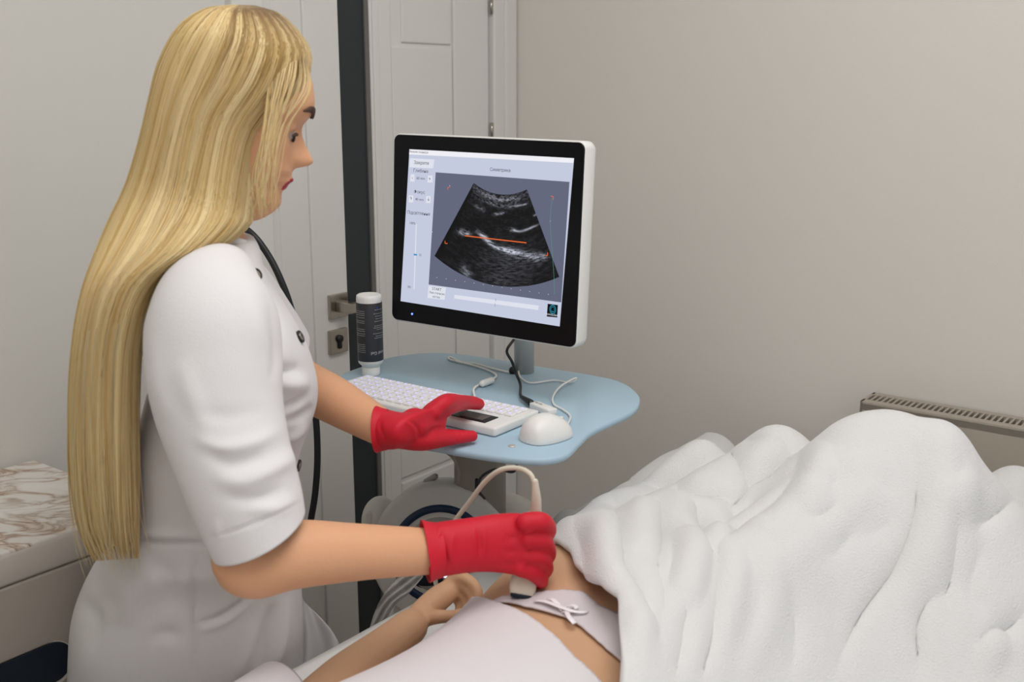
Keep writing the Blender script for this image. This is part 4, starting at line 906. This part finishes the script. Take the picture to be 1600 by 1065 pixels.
# gloves ---------------------------------------------------------------
def fing(pts, r, fn=V): return tube([fn(*p) for p in pts], r, 14, res=20)
gY = 1.275
g1 = [loft([V(672, 861, 1.245), V(700, 856, 1.25), V(735, 851, 1.256), V(775, 848, 1.262), V(812, 850, 1.258), V(832, 852, 1.258)],
           [UP*r for r in (.0345, .034, .034, .0365, .039, .035)], [FW*r+RT*0 for r in (.031, .029, .025, .022, .019, .015)], 28, 2.3, 24)]
g1 += [fing([(822, 816, 1.248), (846, 815, 1.251), (856, 828, 1.273), (846, 842, 1.298), (828, 846, 1.308)], [.0130, .0125, .0115, .0105, .0095]),
       fing([(826, 842, 1.248), (848, 846, 1.255), (857, 864, 1.275), (848, 876, 1.298), (830, 876, 1.308)], [.0130, .0120, .0105, .010, .0092]),
       fing([(822, 866, 1.248), (843, 872, 1.253), (853, 888, 1.271), (842, 898, 1.291), (826, 894, 1.301)], [.0125, .0115, .0102, .0095, .009]),
       fing([(812, 886, 1.245), (832, 894, 1.249), (846, 907, 1.263), (838, 908, 1.281), (822, 902, 1.291)], [.0118, .0108, .0095, .0088, .0085]),
       fing([(740, 838, 1.275), (778, 830, 1.296), (804, 838, 1.312), (818, 850, 1.318)], [.0155, .0135, .0115, .010])]
gm1 = blob(join(*g1), .0024, 5)
sculpt(gm1, [([(746, 825), (750, 850), (748, 870)], 3, -.0016), ([(738, 825), (742, 850), (740, 880)], 3, .0014), ([(755, 815), (757, 845), (756, 875)], 3, .0012), ([(700, 830), (692, 860), (705, 890)], 5, -.0022), ([(712, 825), (704, 860), (715, 893)], 5, .002), ([(815, 838), (790, 842)], 5, -.0014), ([(812, 862), (788, 862)], 5, -.0014), ([(806, 884), (785, 880)], 5, -.0012), ([(690, 820), (680, 850)], 4, .002), ([(826, 828), (828, 832)], 7, .002), ([(826, 855), (828, 858)], 7, .002), ([(822, 878), (824, 880)], 7, .0018)])
def cuff(c, ax, r0, r1, ln, U_, W_, n=40):
    rows = 10; vs = []
    for i in range(rows):
        t = i/(rows-1); r = r0+(r1-r0)*t**1.5
        for k in range(n):
            th = 2*PI*k/n; w = 1+.04*math.sin(3*th+1)*t; vs.append(c-ax*ln*t*(1+.18*math.sin(th+.8)) + (U_*math.cos(th)+W_*math.sin(th))*r*w)
    fs = [(i*n+k, i*n+(k+1) % n, (i+1)*n+(k+1) % n, (i+1)*n+k) for i in range(rows-1) for k in range(n)]
    return modmesh((vs, fs), [('SOLIDIFY', dict(thickness=.0012, offset=0)), ('SUBSURF', dict(levels=1))])
gax = V(775, 850, 1.27)-V(672, 861, 1.245); gax /= np.linalg.norm(gax)
gu = UP-gax*(UP @ gax); gu /= np.linalg.norm(gu); gw = np.cross(gax, gu)
gr_ = obj('glove', gm1, M['glove'], wo, label='red nitrile glove on the right hand, gripping the probe')
obj('glove_cuff', cuff(V(688, 859, 1.249), gax, .0335, .0385, .020, gu, gw), M['glove'], gr_)
# left glove on the keyboard
g2 = [loft([Z(600, 670, 1.025), Z(622, 673, 1.027), Z(645, 668, 1.033), Z(668, 657, 1.038), Z(688, 648, 1.040)],
           [A1*r+np.array([-.004, 0, 0]) for r in (.031, .033, .040, .043, .036)], [np.array([0, 0, r]) for r in (.028, .026, .022, .018, .014)], 28, 2.2, 22)]
zf = lambda x, y, z: Z(x, y, z)
g2 += [fing([(648, 662, 1.032), (682, 660, 1.024)], [.024, .015], zf),
       fing([(672, 652, 1.036), (700, 636, 1.044), (728, 630, 1.030), (748, 631, 1.016)], [.0125, .0120, .0105, .0098], zf),
       fing([(676, 644, 1.045), (697, 628, 1.056), (722, 627, 1.038), (742, 628, 1.016)], [.0125, .0115, .0105, .0095], zf),
       fing([(674, 641, 1.042), (694, 627, 1.054), (708, 624, 1.035), (722, 626, 1.012)], [.012, .0110, .0098, .009], zf),
       fing([(670, 643, 1.036), (684, 632, 1.046), (694, 628, 1.03), (704, 630, 1.012)], [.0110, .0098, .0088, .008], zf),
       fing([(628, 680, 1.018), (662, 684, 1.008), (700, 683, .999), (738, 681, .993)], [.020, .0190, .0130, .0088], zf)]
gm2 = blob(join(*g2), .0024, 5)
sculpt(gm2, [([(635, 655), (652, 668), (655, 690)], 2.5, -.0016), ([(628, 655), (645, 668), (647, 690)], 3, .0014), ([(690, 665), (675, 672), (665, 690)], 3, -.0012), ([(596, 655), (594, 668), (604, 690)], 3, -.0016), ([(712, 672), (713, 690)], 2, -.001), ([(720, 672), (721, 690)], 2, -.001), ([(690, 640), (680, 655)], 5, .001)])
gl_ = obj('glove', gm2, M['glove'], wo, label='red nitrile glove on the left hand, resting on the keyboard')
lax = Z(668, 656, 1.04)-Z(600, 670, 1.025); lax[2] = 0; lax /= np.linalg.norm(lax); lu = np.array([0, 0, 1.]); lw = np.cross(lax, lu)
obj('glove_cuff', cuff(Z(606, 671, 1.024), lax, .0290, .0335, .016, lu, lw), M['glove'], gl_)

# hair ---------------------------------------------------------------
LV = [ # (Lx, Ly, Rx, Ry, half depth, centre Y)
 (362, 8, 398, 9, .014, HY), (318, 15, 442, 26, .050, HY), (278, 44, 483, 80, .086, HY), (249, 98, 470, 142, .096, HY), (234, 155, 418, 208, .099, HY), (218, 222, 402, 265, .100, HY), (197, 290, 396, 322, .104, HY-.003),
 (171, 345, 388, 352, .115, HY-.02), (148, 400, 345, 388, .120, HY-.05), (127, 460, 262, 434, .115, HY-.075), (113, 540, 226, 510, .085, HY-.10), (107, 640, 217, 620, .065, HY-.105), (109, 740, 217, 735, .055, HY-.105), (122, 825, 217, 815, .045, HY-.105), (146, 876, 217, 872, .038, HY-.105)]
LVa = np.array(LV, float)
def hairpt(t, a, sc=1.0):
    """t along the strand 0..1 (array), a angle round the bundle (0 = back edge, pi = face edge; 0..pi on the near side)"""
    q = np.clip(t, 0, 1)*(len(LVa)-1); i = np.minimum(q.astype(int), len(LVa)-2); u = (q-i)[:, None]
    Lp = np.vstack([2*LVa[0]-LVa[1], LVa, 2*LVa[-1]-LVa[-2]]); p0, p1, p2, p3 = Lp[i], Lp[i+1], Lp[i+2], Lp[i+3]
    g = .5*((2*p1)+(-p0+p2)*u+(2*p0-5*p1+4*p2-p3)*u*u+(-p0+3*p1-3*p2+p3)*u**3)
    m = .5-.5*np.cos(a)*sc; x = g[:, 0]*(1-m)+g[:, 2]*m; y = g[:, 1]*(1-m)+g[:, 3]*m; Y = g[:, 5]-g[:, 4]*np.sin(a)*sc
    y = y-(g[:, 4]*0)
    r = FW[None]+((x-800)/FPX)[:, None]*RT-((y-532.5)/FPX)[:, None]*UP
    return CAM+r*(Y/r[:, 1])[:, None]
HV, HF, HC = [], [], []
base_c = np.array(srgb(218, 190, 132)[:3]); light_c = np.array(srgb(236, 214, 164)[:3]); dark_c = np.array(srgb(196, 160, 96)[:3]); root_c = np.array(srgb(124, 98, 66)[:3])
def addstrand(P, r, col):
    n0 = sum(len(q) for q in HV) if False else addstrand.n
    tn, A, Bx = frames(P); k3 = [(math.cos(a), math.sin(a)) for a in (0, 2.094, 4.189)]
    V3 = np.stack([P+(A*c+Bx*s)*r[:, None] for c, s in k3], 1).reshape(-1, 3)
    HV.append(V3); m = len(P); HC.append(np.repeat(col, 3, axis=0))
    for i in range(m-1):
        for k in range(3): HF.append((n0+i*3+k, n0+i*3+(k+1) % 3, n0+(i+1)*3+(k+1) % 3, n0+(i+1)*3+k))
    addstrand.n += len(V3)
addstrand.n = 0
# inner volume
nT, nA = 70, 56; ts = np.linspace(0.0, .97, nT); rowsP = [hairpt(ts, 2*PI*k/nA*np.ones(nT), .955) for k in range(nA)]
VV = np.stack(rowsP, 1).reshape(-1, 3); HV.append(VV); addstrand.n = len(VV)
for i in range(nT-1):
    for k in range(nA): HF.append((i*nA+k, i*nA+(k+1) % nA, (i+1)*nA+(k+1) % nA, (i+1)*nA+k))
HF.append(tuple(range(nA))); HF.append(tuple((nT-1)*nA+k for k in range(nA))[::-1])
HC.append(np.tile(base_c*.92, (len(VV), 1)))
nS = 34
def hue(a, seed): return .5+.24*math.sin(a*17+1.3)+.12*math.sin(a*41+seed)
for q in range(3400):
    a = rng.random()*PI*1.0 if q < 2600 else PI+rng.random()*PI
    t_end = min(1.0, .93+rng.normal()*.045); t0_ = max(0, rng.random()*.10-.02)
    if rng.random() < .12: t_end = rng.uniform(.72, .92)
    t = np.linspace(t0_, t_end, nS); ph = rng.random()*6.3; am = .010+.03*rng.random()
    aa = a+am*np.sin(t*rng.uniform(4, 9)+ph)+.10*np.sin(a*9+t*5)*t
    sc_h = rng.uniform(.965, 1.012)+.012*np.sin(a*31)
    P_ = hairpt(t, aa, sc_h)
    w = hue(a, 0)+rng.normal()*.2; w = np.clip(w, 0, 1)
    col = dark_c*(1-w)+light_c*w if True else base_c
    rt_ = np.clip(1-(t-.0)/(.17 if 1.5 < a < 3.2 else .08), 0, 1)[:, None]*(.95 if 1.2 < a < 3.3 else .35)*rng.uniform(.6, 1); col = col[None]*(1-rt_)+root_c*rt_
    r = np.interp(np.linspace(0, 1, nS), [0, .1, .85, 1], [.0007, .0011, .0010, .0003])
    addstrand(P_, r, col)
# fine lengths over the temple and cheek
for q in range(44):
    u = rng.random()**1.4; x0 = 440+u*40; y0 = 50+u*45
    pts = [(x0, y0, HY-.045), (x0+6-22*(1-u), y0+50, HY-.075), (412+u*38+rng.normal()*3, 200, HY-.088), (402+u*34+rng.normal()*5, 270, HY-.092), (398+u*34+rng.normal()*4, 305, HY-.09), (396+u*36+rng.normal()*4, 332+rng.normal()*8, HY-.088)]
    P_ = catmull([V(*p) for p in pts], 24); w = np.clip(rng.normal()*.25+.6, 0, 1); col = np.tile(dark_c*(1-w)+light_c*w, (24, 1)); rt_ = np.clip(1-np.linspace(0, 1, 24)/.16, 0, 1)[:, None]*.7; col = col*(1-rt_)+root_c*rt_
    addstrand(P_, np.interp(np.linspace(0, 1, 24), [0, .1, .8, 1], [.0005, .0008, .0006, .0002]), col)
for q in range(340):
    a = 2.75-abs(rng.normal())*.75; t = np.linspace(.02+rng.random()*.05, rng.uniform(.10, .26), 14); P_ = hairpt(t, a+.02*np.sin(t*20), 1.016); w = np.linspace(0, 1, 14)[:, None]**1.2
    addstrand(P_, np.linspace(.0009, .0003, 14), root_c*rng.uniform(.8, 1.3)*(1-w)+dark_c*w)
# flyaways round the tips
for q in range(60):
    a = rng.random()*PI; t = np.linspace(.7, 1.0, 12); P_ = hairpt(t, a*np.ones(12), 1.02); P_ = P_+np.outer(np.linspace(0, 1, 12)**2, rng.normal(size=3)*[.012, .008, .01]); addstrand(P_, np.linspace(.0005, .0002, 12), np.tile(light_c*.9, (12, 1)))
hv = np.vstack(HV); hcol = np.vstack(HC)
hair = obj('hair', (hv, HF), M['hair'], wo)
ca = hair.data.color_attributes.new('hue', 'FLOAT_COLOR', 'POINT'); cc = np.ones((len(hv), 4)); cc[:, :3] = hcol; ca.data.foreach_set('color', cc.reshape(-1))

# ------------------------------------------------------------------ ribbon bow on the underwear
def onbody(x, y, off=.004):
    vv = getv(pmesh); nn = getn(pmesh); X, Y, D = proj(vv); q = np.hypot(X-x, Y-y)+(((CAM-vv)*nn).sum(1) < 0)*1000; i = int(q.argmin()); return vv[i]+nn[i]*off
rib = []
for path in ([(838, 948), (855, 952), (875, 962), (895, 968), (918, 965)], [(880, 962), (868, 950), (858, 944)], [(882, 964), (890, 978), (900, 983)], [(878, 962), (895, 958), (900, 964), (882, 966)]):
    P_ = catmull([onbody(x, y, .009) for x, y in path], 16); P_[:, 2] += .003*np.sin(np.linspace(0, PI, 16)); rib.append(loft(P_, [A1*.0035+A2*.001]*16, [np.array([0, 0, .0009])]*16, 10))
obj('ribbon_bow', join(*rib), M['satin'], un)

# ------------------------------------------------------------------ black hose behind the woman
hp_ = [V(300, 420, 1.85), V(325, 360, 1.85), V(362, 350, 1.82), V(392, 364, 1.80), V(420, 400, 1.79), V(442, 445, 1.78), V(458, 492, 1.78), V(480, 570, 1.78), V(492, 640, 1.78), V(496, 705, 1.78), V(493, 765, 1.78), V(486, 810, 1.78), V(474, 870, 1.78), V(455, 960, 1.80), V(450, 1100, 1.82)]
hl = hp_[-1].copy(); hl[2] = .01; h_r = hp_[0].copy(); h_r[2] = .01
ho = obj('black_hose', tube([h_r, (h_r+hp_[0])/2]+hp_+[hl], .0058, 12, res=160), M['cable_black'])
tag(ho, 'thick black hose curving down behind the woman in front of the door', 'hose')

# thin clear cover hanging off the couch edge
cv = []
A_ = [(640, 885), (610, 915), (590, 945), (575, 990)]; B2_ = [(662, 900), (640, 925), (618, 945), (600, 985)]
m, n = 20, 12; L1, L2 = catmull(A_, m), catmull(B2_, m)
for i in range(m):
    for j in range(n):
        t = j/(n-1); q = L1[i]*(1-t)+L2[i]*t; cv.append(V(q[0], q[1], 1.62+.012*math.sin(j*1.4+i*.5)))
fs = [(i*n+j, i*n+j+1, (i+1)*n+j+1, (i+1)*n+j) for i in range(m-1) for j in range(n-1)]
tag(obj('cover_film', modmesh((cv, fs), [('SUBSURF', dict(levels=1)), ('SOLIDIFY', dict(thickness=.0006))]), M['film']), 'crumpled translucent cover hanging between the couch and the round housing', 'plastic cover')

# ------------------------------------------------------------------ light
def area(name, loc, size, power, col=(1, 1, 1), rot=(0, 0, 0), sy=None):
    l = bpy.data.lights.new(name, 'AREA'); l.energy = power; l.size = size; l.color = col
    if sy: l.shape = 'RECTANGLE'; l.size_y = sy
    o = bpy.data.objects.new(name, l); COL.objects.link(o); o.location = loc; o.rotation_euler = rot; return o
area('ceiling_panel_light', (.45, 1.15, 2.70), 1.0, 14, (1, .99, .98))
area('ceiling_panel_light', (0, .1, 2.70), 1.2, 16, (1, .99, .98))
area('added_fill_light', (-.7, -1.0, 1.7), 2.0, 28, (.975, .985, 1), rot=(math.radians(84), 0, math.radians(-18)), sy=1.6)  # added soft fill from behind the camera, no window is built
w = bpy.data.worlds.new('world'); SC.world = w; w.use_nodes = True
w.node_tree.nodes['Background'].inputs['Color'].default_value = (.95, .97, 1, 1); w.node_tree.nodes['Background'].inputs['Strength'].default_value = .6
